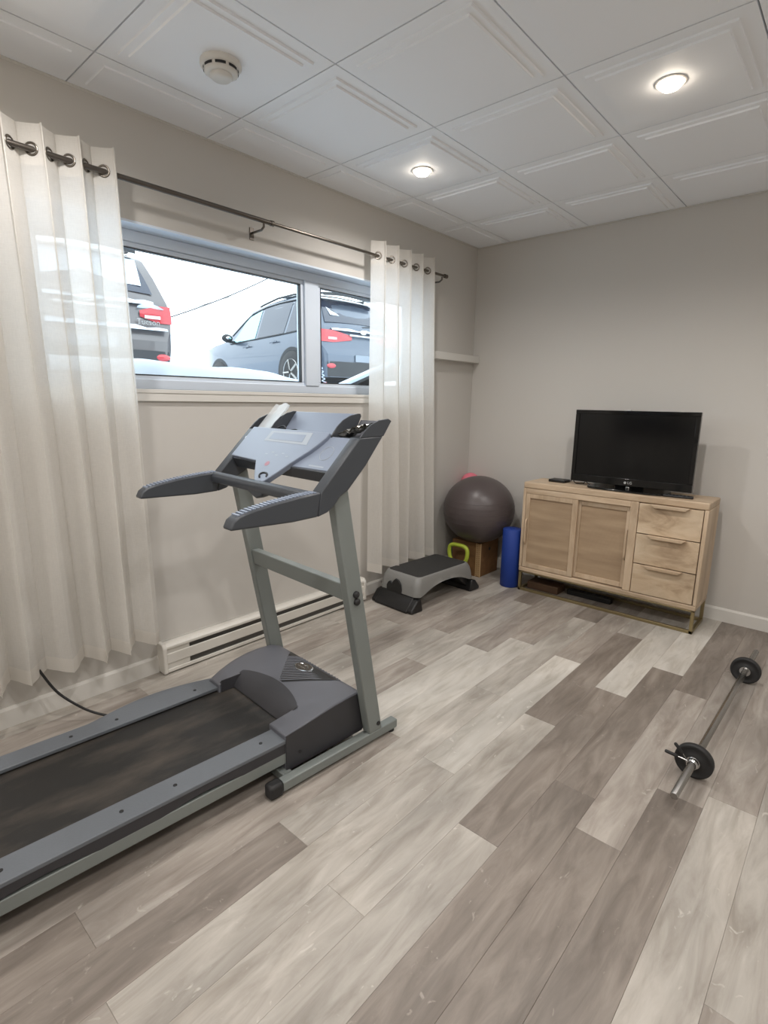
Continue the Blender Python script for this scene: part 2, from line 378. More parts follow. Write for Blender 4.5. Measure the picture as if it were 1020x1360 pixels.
for i in range(len(xs)-1):
    for j in range(len(ys)-1):
        wx, wy = round(xs[i+1]-xs[i], 4), round(ys[j]-ys[j+1], 4)
        if (wx, wy) not in tcache: tcache[(wx, wy)] = tile_mesh(wx, wy, wx > .4 and wy > .4)
        o = bpy.data.objects.new('ceiling_tile', tcache[(wx, wy)]); COL.objects.link(o); o.parent = ce
        o.location = ((xs[i]+xs[i+1])/2, (ys[j]+ys[j+1])/2, H)
# walls
wl = MB()
wl.box(-T, 0, YF, WY0, -.1, H+.1); wl.box(-T, 0, WY1, .1, -.1, H+.1)
wl.box(-T, 0, WY0, WY1, -.1, WZ0); wl.box(-T, 0, WY0, WY1, WZ1, H+.1)
struct(wl.build('wall_left', M_WALL))
struct(MB().box(-T, XR+.1, 0, .12, -.1, H+.1).build('wall_back', M_WALL))
struct(MB().box(XR, XR+.12, YF, .1, -.1, H+.1).build('wall_right', M_WALL))
struct(MB().box(-T, XR+.1, YF-.12, YF, -.1, H+.1).build('wall_front', M_WALL))
def bprof(h): return [(0, 0), (.012, 0), (.012, h-.012), (.006, h), (0, h)]
b = MB(); b.prism(bprof(.09), YF, -2.842, 'y'); b.prism(bprof(.09), -1.34, 0, 'y'); struct(b.build('baseboard_left', M_TRIM))
b = MB(); b.prism([(-p, q) for p, q in bprof(.09)], 0.012, XR, 'x'); struct(b.build('baseboard_back', M_TRIM))
b = MB(); b.box(XR-.012, XR, YF, -.012, 0, .09); struct(b.build('baseboard_right', M_TRIM))
b = MB(); b.box(0.012, XR-.012, YF, YF+.012, 0, .09); struct(b.build('baseboard_front', M_TRIM))
# ceiling edge angle
b = MB(); b.box(0, .018, YF, 0, H-.004, H-.001); b.box(.018, XR, -.018, 0, H-.004, H-.001); struct(b.build('trim_1', M_TRIM))
# boxed ledge in the corner
b = MB(); b.box(0, .062, -.72, 0, 1.71, 1.765); struct(b.build('trim_2', M_TRIM, bevel=.003))
# window: reveal casing, frame, mullion, sashes, glass
win = bpy.data.objects.new('window_1', None); COL.objects.link(win); struct(win)
b = MB(); b.box(-.165, .0015, WY0-.002, WY1+.002, WZ1-.006, WZ1+.004); b.box(-.165, .0015, WY0-.004, WY0+.006, WZ0, WZ1); b.box(-.165, .0015, WY1-.006, WY1+.004, WZ0, WZ1)
b.build('window_reveal', M_FRAME, win)
b = MB(); b.box(-.165, .016, WY0-.05, WY1+.05, WZ0-.018, WZ0); b.box(0, .013, WY0-.05, WY1+.05, WZ0-.056, WZ0-.018)
b.build('window_sill', M_TRIM, win, bevel=.002)
def frame(y0, y1, z0, z1, x0, x1, w):
    b = MB(); b.box(x0, x1, y0, y1, z0, z0+w); b.box(x0, x1, y0, y1, z1-w, z1); b.box(x0, x1, y0, y0+w, z0+w, z1-w); b.box(x0, x1, y1-w, y1, z0+w, z1-w); return b
frame(WY0+.006, WY1-.006, WZ0, WZ1-.006, -.165, -.105, .05).build('window_frame', M_FRAME, win, bevel=.004)
GX = -.135
MY0, MY1 = -1.735, -1.625
MB().box(-.16, -.1, MY0, MY1, WZ0+.045, WZ1-.056).build('mullion', M_FRAME, win, bevel=.005)
frame(WY0+.051, MY0, WZ0+.045, WZ1-.056, -.155, -.115, .024).build('sash', M_FRAME, win, bevel=.004)
frame(MY1, WY1-.051, WZ0+.045, WZ1-.056, -.15, -.11, .022).build('sash', M_FRAME, win, bevel=.004)
frame(WY0+.075, MY0-.024, WZ0+.069, WZ1-.082, -.137, -.113, .004).build('gasket', M_CARP, win)
frame(MY1+.022, WY1-.073, WZ0+.067, WZ1-.080, -.132, -.108, .004).build('gasket', M_CARP, win)
MB().box(GX-.003, GX+.003, WY0+.075, MY0-.024, WZ0+.069, WZ1-.082).build('pane', M_GLASS, win)
MB().box(GX-.003, GX+.003, MY1+.022, WY1-.073, WZ0+.067, WZ1-.080).build('pane', M_GLASS, win)

# ------------------------------------------------------------------ outside: snow, cars, wires
def ground_z(x, y):
    z = 1.43+.02*math.sin(x*1.7+y)*math.sin(y*1.3)
    if x > -7: z += .07*max(0, min(1, (y-.6)/1.2))*max(0, min(1, (x+7)/3))
    return z
def gfn(u, v):
    x = -T-(u**2.2)*60; y = -30+60*v; return (x, y, ground_z(x, y)*1)
struct(MB().grid(gfn, 40, 90).build('ground_snow', M_SNOW, smooth=True))
def crest(y):
    pts = [(-3.3, 1.59), (-2.69, 1.584), (-2.36, 1.582), (-2.0, 1.572), (-1.83, 1.553), (-1.71, 1.54), (-1.56, 1.521), (-1.33, 1.50), (-.6, 1.492)]
    for (a, za), (b_, zb) in zip(pts, pts[1:]):
        if y <= b_: return za+(zb-za)*max(0, (y-a)/(b_-a))
    return pts[-1][1]
def bankfn(u, v):
    y = WY0+.01+(WY1-WY0-.02)*v; c = crest(y)+.005*math.sin(y*9)+.003*math.sin(y*23)
    if u < .5:
        t = u/.5; x = -.148-.20*t; z = 1.455+(c-1.455)*math.sin(t*PI/2)**.8
    else:
        q = (u-.5)/.5; x = -.348-.75*q; z = c*(1-q*q*(3-2*q))+1.42*q*q*(3-2*q)
    return (x, y, z)
tag(MB().grid(bankfn, 18, 60).build('snow_bank', M_SNOW, smooth=True), 'white snow bank drifted against the outside of the window', 'snow')

def lerp(pts, t):
    if t <= pts[0][0]: return pts[0][1]
    for (a, za), (b_, zb) in zip(pts, pts[1:]):
        if t <= b_: return za+(zb-za)*(t-a)/(b_-a) if b_ > a else zb
    return pts[-1][1]
def make_car(name, label, loc, rot, paint, snowy, lamp_in=.5, group=None):
    root = thing(name, label, 'car', loc, rot, group)
    TOP = [(0, .60), (.03, .68), (.07, .74), (.10, .98), (.17, 1.06), (.33, 1.33), (.47, 1.53), (.60, 1.60), (.95, 1.655), (1.5, 1.68), (2.0, 1.665), (2.45, 1.58), (2.85, 1.33), (3.2, 1.10), (3.3, 1.07), (3.7, 1.045), (4.15, .985), (4.40, .88), (4.50, .70), (4.53, .5)]
    PLAN = [(0, .80), (.06, .86), (.25, .91), (.8, .925), (3.6, .925), (4.1, .88), (4.4, .76), (4.53, .62)]
    HT = [(.2, .93), (.5, .985), (.85, 1.0), (1.0, .985), (1.08, .95), (1.55, .76), (1.62, .70), (1.7, .62)]
    def W(t, z): return lerp(PLAN, t)*lerp(HT, z)
    ts = [p[0] for p in TOP]; rows = 10; ZB = .24
    b = MB()
    def side(sg):
        def fn(u, v):
            t = ts[round(u*(len(ts)-1))]; zt = lerp(TOP, t); z = ZB+(zt-ZB)*v
            return (sg*W(t, z), t, z)
        return fn
    b.grid(side(1), len(ts), rows); b.grid(side(-1), len(ts), rows)
    def top(u, v):
        t = ts[round(v*(len(ts)-1))]; z = lerp(TOP, t); l = (u*2-1); crown = .03*(1-l*l) if z > 1.2 else .045*(1-l*l)
        bow = -.05*(1-l*l) if t < .35 else 0
        return (l*W(t, z), t+bow, z+crown*(t > .15))
    b.grid(top, 9, len(ts))
    b.grid(lambda u, v: ((u*2-1)*W(0, ZB+(.6-ZB)*v), -.05*(1-(u*2-1)**2), ZB+(.6-ZB)*v), 9, 5)
    b.grid(lambda u, v: ((u*2-1)*W(4.53, ZB+(.5-ZB)*v), 4.53+.04*(1-(u*2-1)**2), ZB+(.5-ZB)*v), 9, 4)
    body = b.build('body', paint, root, smooth=True)
    # rear bumper skirt, sills
    MB().grid(lambda u, v: ((u*2-1)*(W(.02, .4)+.012), -.062*(1-(u*2-1)**2)-.012+.02*abs(u*2-1)**6, .25+.24*v), 13, 4).build('bumper', M_CARP, root, smooth=True)
    for sg in (1, -1):
        MB().grid(lambda u, v: (sg*(W(.2+3.9*u, .3)+.008), .15+3.9*u, .24+.14*v), 12, 2).build('sill_trim', M_CARP, root)
    def patch(nm, m, fn, nu=7, nv=4, off=.006):
        return MB().grid(fn, nu, nv).build(nm, m, root, smooth=True)
    # rear window, windscreen
    def rearw(u, v):
        t = .20+.25*v; z = lerp(TOP, t); l = (u*2-1)*.84; return (l*W(t, z)*1, t-.05*(1-l*l)*(t < .35)*(1-v)-.012, z+.03*(1-l*l)+.008)
    patch('rear_window', M_CARG, rearw, 9, 5)
    def wsc(u, v):
        t = 2.52+.62*v; z = lerp(TOP, t); l = (u*2-1)*.88; return (l*W(t, z), t+.01, z+.03*(1-l*l)+.012)
    patch('windscreen', M_CARG, wsc, 9, 5)
    # side windows
    for sg in (1, -1):
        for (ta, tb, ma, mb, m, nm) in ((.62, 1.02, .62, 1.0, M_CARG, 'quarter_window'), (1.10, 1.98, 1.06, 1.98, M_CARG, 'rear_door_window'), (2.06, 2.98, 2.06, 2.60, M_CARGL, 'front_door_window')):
            def fn(u, v):
                tl = ta+(tb-ta)*u; tt = ma+(mb-ma)*u; t = tl+(tt-tl)*v
                ztop = lerp(TOP, t)-.10; zb = 1.03+.0*u; z = zb+max(.01, (ztop-zb))*v
                return (sg*(W(t, z)+.006), t, z)
            patch(nm, m, fn, 8, 5)
        # pillar trim around the glass
        pts = []
        for q in range(13):
            t = .55+(2.99-.55)*q/12; pts.append((sg*(W(t, lerp(TOP, t)-.06)+.004), t, max(1.04, lerp(TOP, t)-.065)))
        MB().tube(pts, .012, 6).build('window_trim', M_CARP, root, smooth=True)
        MB().tube([(sg*(W(t, 1.015)+.004), t, 1.015) for t in (.5, 1, 1.5, 2, 2.5, 3.0)], .01, 6).build('belt_trim', M_CARP, root, smooth=True)
        MB().tube([(sg*(W(t, .88)+.03), t, .90+.01*math.sin(PI*(t-1.25)/.22)) for t in (1.25, 1.30, 1.42, 1.47)], .013, 6).build('door_handle', paint, root, smooth=True)
        MB().tube([(sg*(W(t, .88)+.03), t, .90+.01*math.sin(PI*(t-2.2)/.22)) for t in (2.2, 2.25, 2.37, 2.42)], .013, 6).build('door_handle', paint, root, smooth=True)
        # mirror
        mi = MB().sphere((sg*1.06, 2.83, 1.10), (.11, .075, .078), 16, 10); mi.box(min(sg*.9, sg*1.0), max(sg*.9, sg*1.0), 2.82, 2.88, 1.02, 1.06)
        mo = mi.build('wing_mirror', M_CARP, root, smooth=True)
        MB().sphere((sg*1.06, 2.815, 1.10), (.085, .065, .056), 14, 8).build('mirror_glass', M_CHROME, mo, smooth=True)
        # wheels and arches
        for t in (.86, 3.5):
            ar = MB(); ar.grid(lambda u, v: (sg*(W(t, .5)+.012), t+(.36+.06*v)*math.cos(PI*u*1.1-.05*PI), .36+(.36+.06*v)*math.sin(PI*u*1.1-.05*PI)), 17, 2)
            ar.build('wheel_arch', M_CARP, root)
            wh = MB().lathe([(.18, sg*.72), (.34, sg*.72), (.36, sg*.76), (.36, sg*.92), (.34, sg*.945), (.24, sg*.945)], (0, t, .36), 'x', 28).build('wheel', M_RUB, root, smooth=True)
            ri = MB().lathe([(.235, sg*.93), (.22, sg*.955), (.20, sg*.935)], (0, t, .36), 'x', 28, caps=False)
            for k in range(5):
                a = 2*PI*k/5; ca, sa = math.cos(a), math.sin(a)
                ri.tube([(sg*.945, t+.03*ca, .36+.03*sa), (sg*.94, t+.22*ca, .36+.22*sa)], .022, 6)
            ri.build('rim', M_STEEL, wh, smooth=True)
        # tail lamp wraps from the hatch round the rear corner
        def tl(u, v):
            if u < .6:
                l = lamp_in+(.98-lamp_in)*(u/.6); t = .085-.04*(1-l*l); zc = .885+.015*l
                hh = .02+.075*min(1, (u+.08)*2.2); z = zc+(v-.5)*2*hh
                return (sg*l*W(.1, .9), t-.022+.012*abs(v-.5), z)
            q = (u-.6)/.4; t = .075+.24*q; z = .90+.02*q+(v-.5)*2*(.095*(1-q)+.012*q); return (sg*(W(t, z)+.014), t, z)
        la = MB().grid(tl, 16, 5).build('tail_lamp', M_TAIL, root, smooth=True)
        MB().grid(lambda u, v: (sg*(.66+.2*u)*W(.1, .9), .085-.04*(1-.5)-.026+.004*u, .845+.035*v), 5, 2).build('reverse_lamp', M_TAILW, la, smooth=True)
        MB().sphere((sg*.70, .0, .42), (.12, .03, .045), 14, 8).build('reflector', M_TAIL, root, smooth=True)
        MB().tube([(sg*.60, t, lerp(TOP, t)+.05) for t in (.7, .8, 1.2, 1.7, 2.2, 2.3)], .018, 6).build('roof_rail', M_CARP, root, smooth=True)
    # spoiler, plate, wiper, badge, hatch line
    MB().grid(lambda u, v: ((u*2-1)*.62, .60-.26*v-.04*(1-(u*2-1)**2), 1.64-.012*v+.03*(1-(u*2-1)**2)), 9, 3).build('spoiler', paint, root, smooth=True)
    MB().grid(lambda u, v: ((u*2-1)*.60, .34-.04*(1-(u*2-1)**2), 1.628-.05*v+.03*(1-(u*2-1)**2)), 9, 2).build('spoiler_edge', M_CARP, root)
    MB().box(-.26, .26, -.066, -.05, .50, .61).build('licence_plate', M_PLATE, root)
    MB().box(-.32, .32, .0, .06, .915, .945).build('hatch_handle', M_CHROME, root, bevel=.008)
    MB().tube([(.05, .12, 1.10), (.4, .14, 1.14)], .01, 6).build('rear_wiper', M_CARP, root)
    MB().sphere((0, .032, 1.0), (.07, .012, .04), 16, 8).build('badge', M_CHROME, root, smooth=True)
    # snow lying on the ledges
    def ledge(n, x0, x1, y0, z0, d, h, seed):
        rn = random.Random(seed); prof = [h*(.45+.75*rn.random()) for _ in range(14)]
        def fn(u, v):
            k = u*13; i = min(12, int(k)); hh = prof[i]*(1-(k-i))+prof[i+1]*(k-i)
            a = PI*v; x = x0+(x1-x0)*u; l = x/.85
            return (x, y0-.05*(1-l*l)-math.cos(a)*d, z0+math.sin(a)*hh)
        return MB().grid(fn, 28, 7).build('snow', M_SNOW, root, smooth=True)
    ledge(0, -.66, .68, .10, .995, .035, .05, 3)
    if snowy:
        ledge(0, -.70, .80, .035, .715, .05, .05, 5)
        ledge(0, -.58, .30, .055, .60, .015, .014, 8)
        patch('snow', M_SNOW, lambda u, v: ((u*2-1)*.60, .235+.2*v-.03, lerp(TOP, .235+.2*v)+.045+.02*math.sin(PI*u)), 9, 5)
        MB().grid(lambda u, v: (.50+.28*u, .06-.04*math.sin(PI*v), .955+.05*math.sin(PI*v)*math.sin(PI*(u*.9+.1))), 9, 5).build('snow', M_SNOW, root, smooth=True)
        text('model_script', 'Tucson', .085, M_CHROME, root, mx((.60, .012, .80), (1, 0, 0), (0, 0, 1)), .004)
    else:
        patch('snow', M_SNOW, lambda u, v: (-.55+.5*u, .30-.04+.12*v-.03, lerp(TOP, .26+.12*v)+.05*(1-v)), 7, 4)
        patch('snow', M_SNOW, lambda u, v: ((u*2-1)*.62, .66+.9*v, lerp(TOP, .66+.9*v)+.03*(1-(u*2-1)**2)+.022), 7, 5)
    return root
make_car('car', 'grey brown car with snowy tailgate, seen from behind at the left of the window', (-3.77, -1.60, 1.42), (0, 0, math.radians(80)), M_CAR1, True, .60)
make_car('car', 'slate blue car with dark windows and wing mirror, right of the grey brown car', (-4.04, 2.92, 1.52), (-.03, 0, math.radians(85)), M_CAR2, False, .30)
# utility wires
def wire(x, y0, z0, sl, c1, c2, r, label):
    pts = [(x, y0+d, z0+sl*d+(c1 if d < 0 else c2)*d*d) for d in [-18+30*i/60 for i in range(61)]]
    tag(MB().tube(pts, r, 6).build('utility_wire', M_WIRE, smooth=True), label, 'wire')

# ------------------------------------------------------------------ ceiling fittings
def downlight(x, y, label, group=None):
    t = thing('ceiling_light', label, 'lamp', (x, y, H-.014), (0, 0, 0), group)
    MB().lathe([(.054, 0), (.056, -.003), (.05, -.0055), (.043, -.004), (.041, .0)], seg=40, caps=False).build('trim_ring', M_TRIM, t, smooth=True)
    MB().lathe([(.041, -.003), (.0385, -.014), (.030, -.022), (.016, -.0255), (.0005, -.026)], seg=32, caps=False).build('lamp_lens', M_LENS, t, smooth=True)
    ld = bpy.data.lights.new('downlight', 'SPOT'); ld.energy = LAMP_POWER; ld.color = LAMP_COLOR; ld.spot_size = math.radians(165); ld.spot_blend = .75; ld.shadow_soft_size = .04
    l = bpy.data.objects.new('downlight', ld); COL.objects.link(l); l.parent = t; l.location = (0, 0, -.05)
downlight(.603, -1.512, 'lit recessed ceiling light nearest the window and back corner')
downlight(1.819, -1.545, 'lit recessed ceiling light at the upper right, above the barbell')
for (x, y, where) in ((.603, -3.342, 'over the rear end of the treadmill, just outside the photo'), (1.823, -3.342, 'just in front of the camera, outside the photo'), (3.043, -1.512, 'right of the barbell, outside the photo'), (3.043, -3.342, 'right of the camera, outside the photo'), (.603, -5.172, 'by the window wall behind the camera'), (1.823, -5.172, 'in the middle of the room behind the camera'), (3.043, -5.172, 'by the right wall behind the camera')):
    downlight(x, y, 'lit recessed ceiling light '+where, 'recessed ceiling lights outside the photo')
sd = thing('smoke_detector', 'round white smoke detector on the ceiling above the left curtain', 'smoke detector', (.61, -2.72, H-.014))
MB().lathe([(.073, 0), (.074, -.012), (.066, -.02)], seg=40).build('base', M_TRIM, sd, smooth=True)
MB().lathe([(.062, -.018), (.060, -.032), (.048, -.040), (.046, -.040)], seg=40).build('cover', M_TRIM, sd, smooth=True)
MB().lathe([(.040, -.036), (.040, -.046), (.034, -.052), (.0005, -.053)], seg=40, caps=False).build('cap', M_TRIM, sd, smooth=True)
for k in range(8):
    a = 2*PI*k/8+.2
    s_ = MB().grid(lambda u, v: ((.0632-.0005*v)*math.cos(a+.3*(u*2-1)), (.0632-.0005*v)*math.sin(a+.3*(u*2-1)), -.021-.009*v), 6, 2)
    s_.build('vent_slot', M_DARKH, sd)

# ------------------------------------------------------------------ curtain rod and curtains
RX, RZ = .11, 2.285
rod = thing('curtain_rod', 'thin dark nickel curtain rod above the window, holding both curtains', 'curtain rod', (RX, -2.2, RZ))
MB().tube([(0, -1.9, 0), (0, .07, -.003)], .0115, 12).build('outer_tube', M_NICKD, rod, smooth=True)
MB().tube([(0, .05, -.003), (0, 1.6, 0)], .0085, 12).build('inner_tube', M_NICK, rod, smooth=True)
MB().tube([(0, 1.6, 0), (0, 1.63, 0)], [.014, .014], 12).build('finial', M_NICKD, rod, smooth=True)
MB().tube([(0, .063, -.003), (0, .08, -.003)], .0145, 12).build('collar', M_NICK, rod, smooth=True)
for yb in (.02, 1.57, -1.6):
    br = MB().tube([(0, yb, -.012), (0, yb, -.03), (-.02, yb, -.042), (-.104, yb, -.042)], .006, 8); br.box(-.11, -.104, yb-.012, yb+.012, -.075, -.015)
    br.build('bracket', M_NICKD, rod, smooth=True)

def curtain(label, y0, y1, n, yb0, yb1, seed, zb, flip=0, rings=()):
    root = thing('curtain', label, 'curtain', (RX, (y0+y1)/2, RZ))
    rn = random.Random(seed)
    am = [.75+.5*rn.random() for _ in range(n+2)]; sh = [.5*(rn.random()-.5) for _ in range(n+2)]; bt = [rn.random() for _ in range(n+2)]
    ZT = RZ+.085
    def ss(a, p):
        k = a*n; i = min(n-1, int(k)); f = k-i; f = f*f*(3-2*f); return p[i]*(1-f)+p[i+1]*f
    def surf(s_, v, off=0):
        z = ZT+(zb-ZT)*v
        yA = y0+(yb0-y0)*v; yB = y1+(yb1-y1)*v
        low = max(0, (v-.05)/.95)
        sw = s_+low*.022*math.sin(2*PI*(s_*2.3+seed*.37))*s_*(1-s_)*4
        ph = 2*PI*n*sw+flip+ss(s_, sh)*low*2.0
        A = (.042+.006*low)*(1-low+low*ss(s_, am))
        sn = math.sin(ph); sn = math.copysign(abs(sn)**(1-.35*low), sn)      # folds round out and flatten towards the hem
        x = RX+A*sn*(1 if sn > 0 else .8)+low*(.010*math.sin(.47*ph+seed)+.004*math.sin(2.3*ph+3*v))
        y = yA+(yB-yA)*s_+(.016-.006*low)*math.sin(2*ph)
        z2 = z-(.012*math.sin(ph)+.016*(ss(s_, bt)-.5))*low**4
        x = max(.012, x)
        return Vector((x+off, y, z2))
    P = Vector(root.location)
    nu, nv = n*22+1, 46
    MB().grid(lambda u, v: surf(u, v)-P, nu, nv).build('fabric', M_SHEER, root, smooth=True)
    vh = .062/(ZT-zb)
    MB().grid(lambda u, v: surf(u, 1-vh*(1-v)*1.0)-P+Vector((.0015, 0, 0)), nu, 4).build('hem', M_HEM, root, smooth=True)
    MB().grid(lambda u, v: surf(u, .065*v)-P-Vector((.0012, 0, 0)), nu, 4).build('header', M_HEM, root, smooth=True)
    # eyelets where the cloth crosses the rod
    vr = (ZT-RZ)/(ZT-zb); prev = surf(0, vr)
    N = n*60
    for i in range(1, N+1):
        s_ = i/N; p = surf(s_, vr)
        if (p.x-RX)*(prev.x-RX) <= 0 and p.x != prev.x:
            c = (p+prev)/2; t = (p-prev).normalized(); nrm = t.cross(Vector((0, 0, 1)))
            z_ = Vector((0, 0, 1)); cc = Vector((RX, c.y, RZ))-P
            pts = [cc+t*math.cos(2*PI*k/20)*.0205+z_*math.sin(2*PI*k/20)*.0205 for k in range(20)]
            MB().tube(pts, .005, 8, close=True).build('eyelet', M_NICK, root, smooth=True)
        prev = p
    return root
curtain('long sheer white linen curtain at the left of the window', -4.06, -2.905, 9, -4.02, -2.875, 3, .232, PI*.9)
curtain('sheer white linen curtain at the right of the window, near the corner', -1.335, -.70, 5, -1.34, -.585, 11, .21, -PI*.3)

# ------------------------------------------------------------------ baseboard heater
ht = thing('baseboard_heater', 'long white electric baseboard heater under the window', 'heater', (0, -2.0975, 0))
hy = .745
MB().box(0, .012, -hy+.004, hy-.004, .012, .158).build('back_plate', M_HEAT, ht)
MB().prism([(.004, .158), (.05, .158), (.066, .146), (.066, .132), (.056, .132), (.056, .142), (.004, .142)], -hy+.01, hy-.01, 'y').build('top_cover', M_HEAT, ht, bevel=.003)
MB().box(.055, .064, -hy+.012, hy-.012, .052, .108).build('front_panel', M_HEAT, ht, bevel=.004)
MB().prism([(.004, .008), (.07, .008), (.07, .026), (.062, .026), (.062, .014), (.004, .014)], -hy+.01, hy-.01, 'y').build('bottom_lip', M_HEAT, ht, bevel=.002)
MB().box(.012, .045, -hy+.15, hy-.15, .02, .14).build('heating_fins', M_HEATD, ht)
for sg in (-1, 1):
    y1 = sg*hy; y2 = sg*(hy-.022)
    MB().prism([(0, .004), (.072, .004), (.072, .142), (.055, .164), (0, .164)], min(y1, y2), max(y1, y2), 'y').build('end_cap', M_HEAT, ht, bevel=.005)
    y3 = sg*(hy-.15)
    MB().box(.012, .058, min(y2, y3), max(y2, y3), .016, .15).build('junction_cover', M_HEAT, ht, bevel=.003)

# ------------------------------------------------------------------ treadmill
PHI = math.radians(3.8)
tm = thing('treadmill', 'large grey and charcoal folding treadmill facing the back wall', 'treadmill', (1.235, -2.385, 0), (0, 0, -PHI))
L_ = -.72
for (a, c) in ((-.038, 0), (L_, L_+.038)):
    MB().box(a, c, -.578, .003, .014, .052).build('base_rail', M_TMG, tm, bevel=.004)
    MB().box(a-.005, c+.003, -.635, -.575, .004, .058).build('rail_end_cap', M_RUB, tm, bevel=.012)
    MB().lathe([(.016, 0), (.016, .014)], ((a+c)/2, -.02, 0), 'z', 16).build('rubber_foot', M_RUB, tm)
    MB().prism([(-.160, .05), (-.089, .05), (-.2795, 1.094), (-.350, 1.088)], a-.004, c, 'x').build('upright', M_TMG, tm, bevel=.005)
MB().box(L_+.03, -.03, -.555, -.515, .016, .05).build('base_crossbar', M_TMG, tm, bevel=.004)
MB().prism([(-.262, .645), (-.222, .645), (-.234, .715), (-.274, .715)], L_+.036, -.038, 'x').build('upright_crossbar', M_TMG, tm, bevel=.004)
for (y, z) in ((-.240, .677), (-.236, .647)):
    MB().lathe([(.0135, -.002), (.0135, .008), (.009, .013), (.001, .014)], (0, y, z), 'x', 18).build('knob', M_RUB, tm, smooth=True)
MB().lathe([(.009, -.002), (.009, .004)], (0, -.112, .083), 'x', 14).build('bolt', M_DARKH, tm)
MB().lathe([(.006, 0), (.006, .006)], (-.02, -.168, .052), 'z', 12).build('bolt', M_CHROME, tm)
# motor hood
HX0, HX1 = -.665, -.055
def hz(y): return lerp([(-.53, .188), (-.46, .197), (-.40, .206), (-.371, .211), (-.30, .219), (-.25, .223), (-.186, .226), (-.155, .216), (-.145, .19)], y)
def hood_left(y): return lerp([(-.53, -.655), (-.47, -.69), (-.40, -.715), (-.32, -.728), (-.24, -.725), (-.145, -.70)], y)
gx = [0, .03, .08, .5, .6, .7, .8, .9, 1.0]                       # across: the first three steps round the outer shoulder
gy = [-.53, -.495, -.46, -.43, -.40, -.371, -.335, -.30, -.25, -.186, -.155, -.145]
def hxy(i, y):
    if i <= 3: return hood_left(y)+(-.555-hood_left(y))*(0, .12, .4, 1)[i]
    return -.555+(-.165+.555)*(i-3)/3 if i <= 6 else -.165+(HX1+.165)*(i-6)/2
vs = []; fs = []; NX = 9
for y in gy:
    for i in range(NX): vs.append((hxy(i, y), y, hz(y)-(.045, .012, 0)[i] if i < 3 else hz(y)))
for y in gy:
    for i in range(NX): vs.append((hxy(i, y), y, .045))
NT = NX*len(gy); cells = {(i, j) for i in range(NX-1) for j in range(len(gy)-1) if not (3 <= i < 6 and gy[j+1] <= -.399)}
for (i, j) in cells:
    q = [j*NX+i, j*NX+i+1, (j+1)*NX+i+1, (j+1)*NX+i]
    fs.append(tuple(q)); fs.append(tuple(k+NT for k in q[::-1]))
    for (di, dj, p_, r_) in ((0, -1, 0, 1), (1, 0, 1, 2), (0, 1, 2, 3), (-1, 0, 3, 0)):
        if (i+di, j+dj) not in cells: fs.append((q[p_], q[r_], q[r_]+NT, q[p_]+NT))
hood = MB().add(vs, fs).build('motor_hood', M_TMH, tm, bevel=.005)
# side cover, dark
sp = [(-.53, .045), (-.53, .189), (-.46, .196), (-.40, .204), (-.371, .208), (-.30, .216), (-.25, .220), (-.186, .222), (-.158, .21), (-.150, .19), (-.156, .047)]
MB().prism(sp, HX1, HX1+.004, 'x').build('side_cover', M_TMS, tm, bevel=.0015)
MB().lathe([(.006, 0), (.006, .002)], (HX1+.0045, -.47, .10), 'x', 12).build('screw', M_DARKH, tm)
# lip over the belt
def lip(u, v):
    x = -.565+.41*u; k = math.sin(PI*u)**.8; ye = -.405+.052*k
    return (x, -.462+(ye+.462)*v, .156+(hz(ye)+.004-.156)*math.sin(v*PI/2)**.75)
b = MB().grid(lip, 17, 8); b.grid(lambda u, v: (-.565+.41*u, -.462, .152+.004*v), 17, 2)
b.build('hood_lip', M_TMS, tm, smooth=True)
MB().prism([(-.585, .172), (-.553, .205), (-.55, .15), (-.575, .15)], -.52, -.41, 'y').build('inner_skirt', M_TMS, tm, bevel=.003)
# triangular vent grille with oval emblem
vp = [(-.555, -.158), (-.375, -.342), (-.350, -.345), (-.192, -.187), (-.185, -.158)]
n = len(vp)
def clip(px_, py_, dx, dy):
    out = []
    for i in range(n):
        (x1, y1), (x2, y2) = vp[i], vp[(i+1) % n]; ex, ey = x2-x1, y2-y1; den = dx*ey-dy*ex
        if abs(den) < 1e-9: continue
        t = ((x1-px_)*ey-(y1-py_)*ex)/den; q = ((x1-px_)*dy-(y1-py_)*dx)/den
        if 0 <= q <= 1: out.append(t)
    return (min(out), max(out)) if len(out) >= 2 else None
b = MB(); vs = []; fs = []
for q in range(13):
    yy = -.3445+.186*q/12; c = clip(-1, yy, 1, 0); vs += [(-1+c[0], yy, hz(yy)+.0012), (-1+c[1], yy, hz(yy)+.0012)]
for q in range(12): fs.append((2*q, 2*q+1, 2*q+3, 2*q+2))
MB().add(vs, fs).build('vent_grille', M_BLK, tm)
dq = .7071
for q in range(15):
    f = .006+.0138*q; bx_, by_ = -.362-dq*f, -.346+dq*f          # step across, away from the B-D edge
    c = clip(bx_, by_, dq, dq)
    if not c or c[1]-c[0] < .01: continue
    (xa, ya), (xb, yb) = (bx_+dq*c[0], by_+dq*c[0]), (bx_+dq*c[1], by_+dq*c[1])
    b.tube([(xa, ya, hz(ya)+.0018), ((xa+xb)/2, (ya+yb)/2, hz((ya+yb)/2)+.0018), (xb, yb, hz(yb)+.0018)], .0032, 5)
stuff(b.build('vent_ribs', M_TMH, tm))
b = MB().lathe([(.038, 0), (.038, .004), (.034, .006), (.001, .0065)], seg=28); b._sc(Vector((0, 0, 0)), (1.35, .8, 1), len(b.v))
em = b.build('emblem', M_CHROME, tm, smooth=True); em.location = (-.372, -.215, .225); em.rotation_euler = (.04, 0, .12)
b = MB().lathe([(.033, .0062), (.033, .0072), (.001, .0074)], seg=28); b._sc(Vector((0, 0, 0)), (1.35, .8, 1), len(b.v))
b.build('emblem_field', M_NICKD, em)
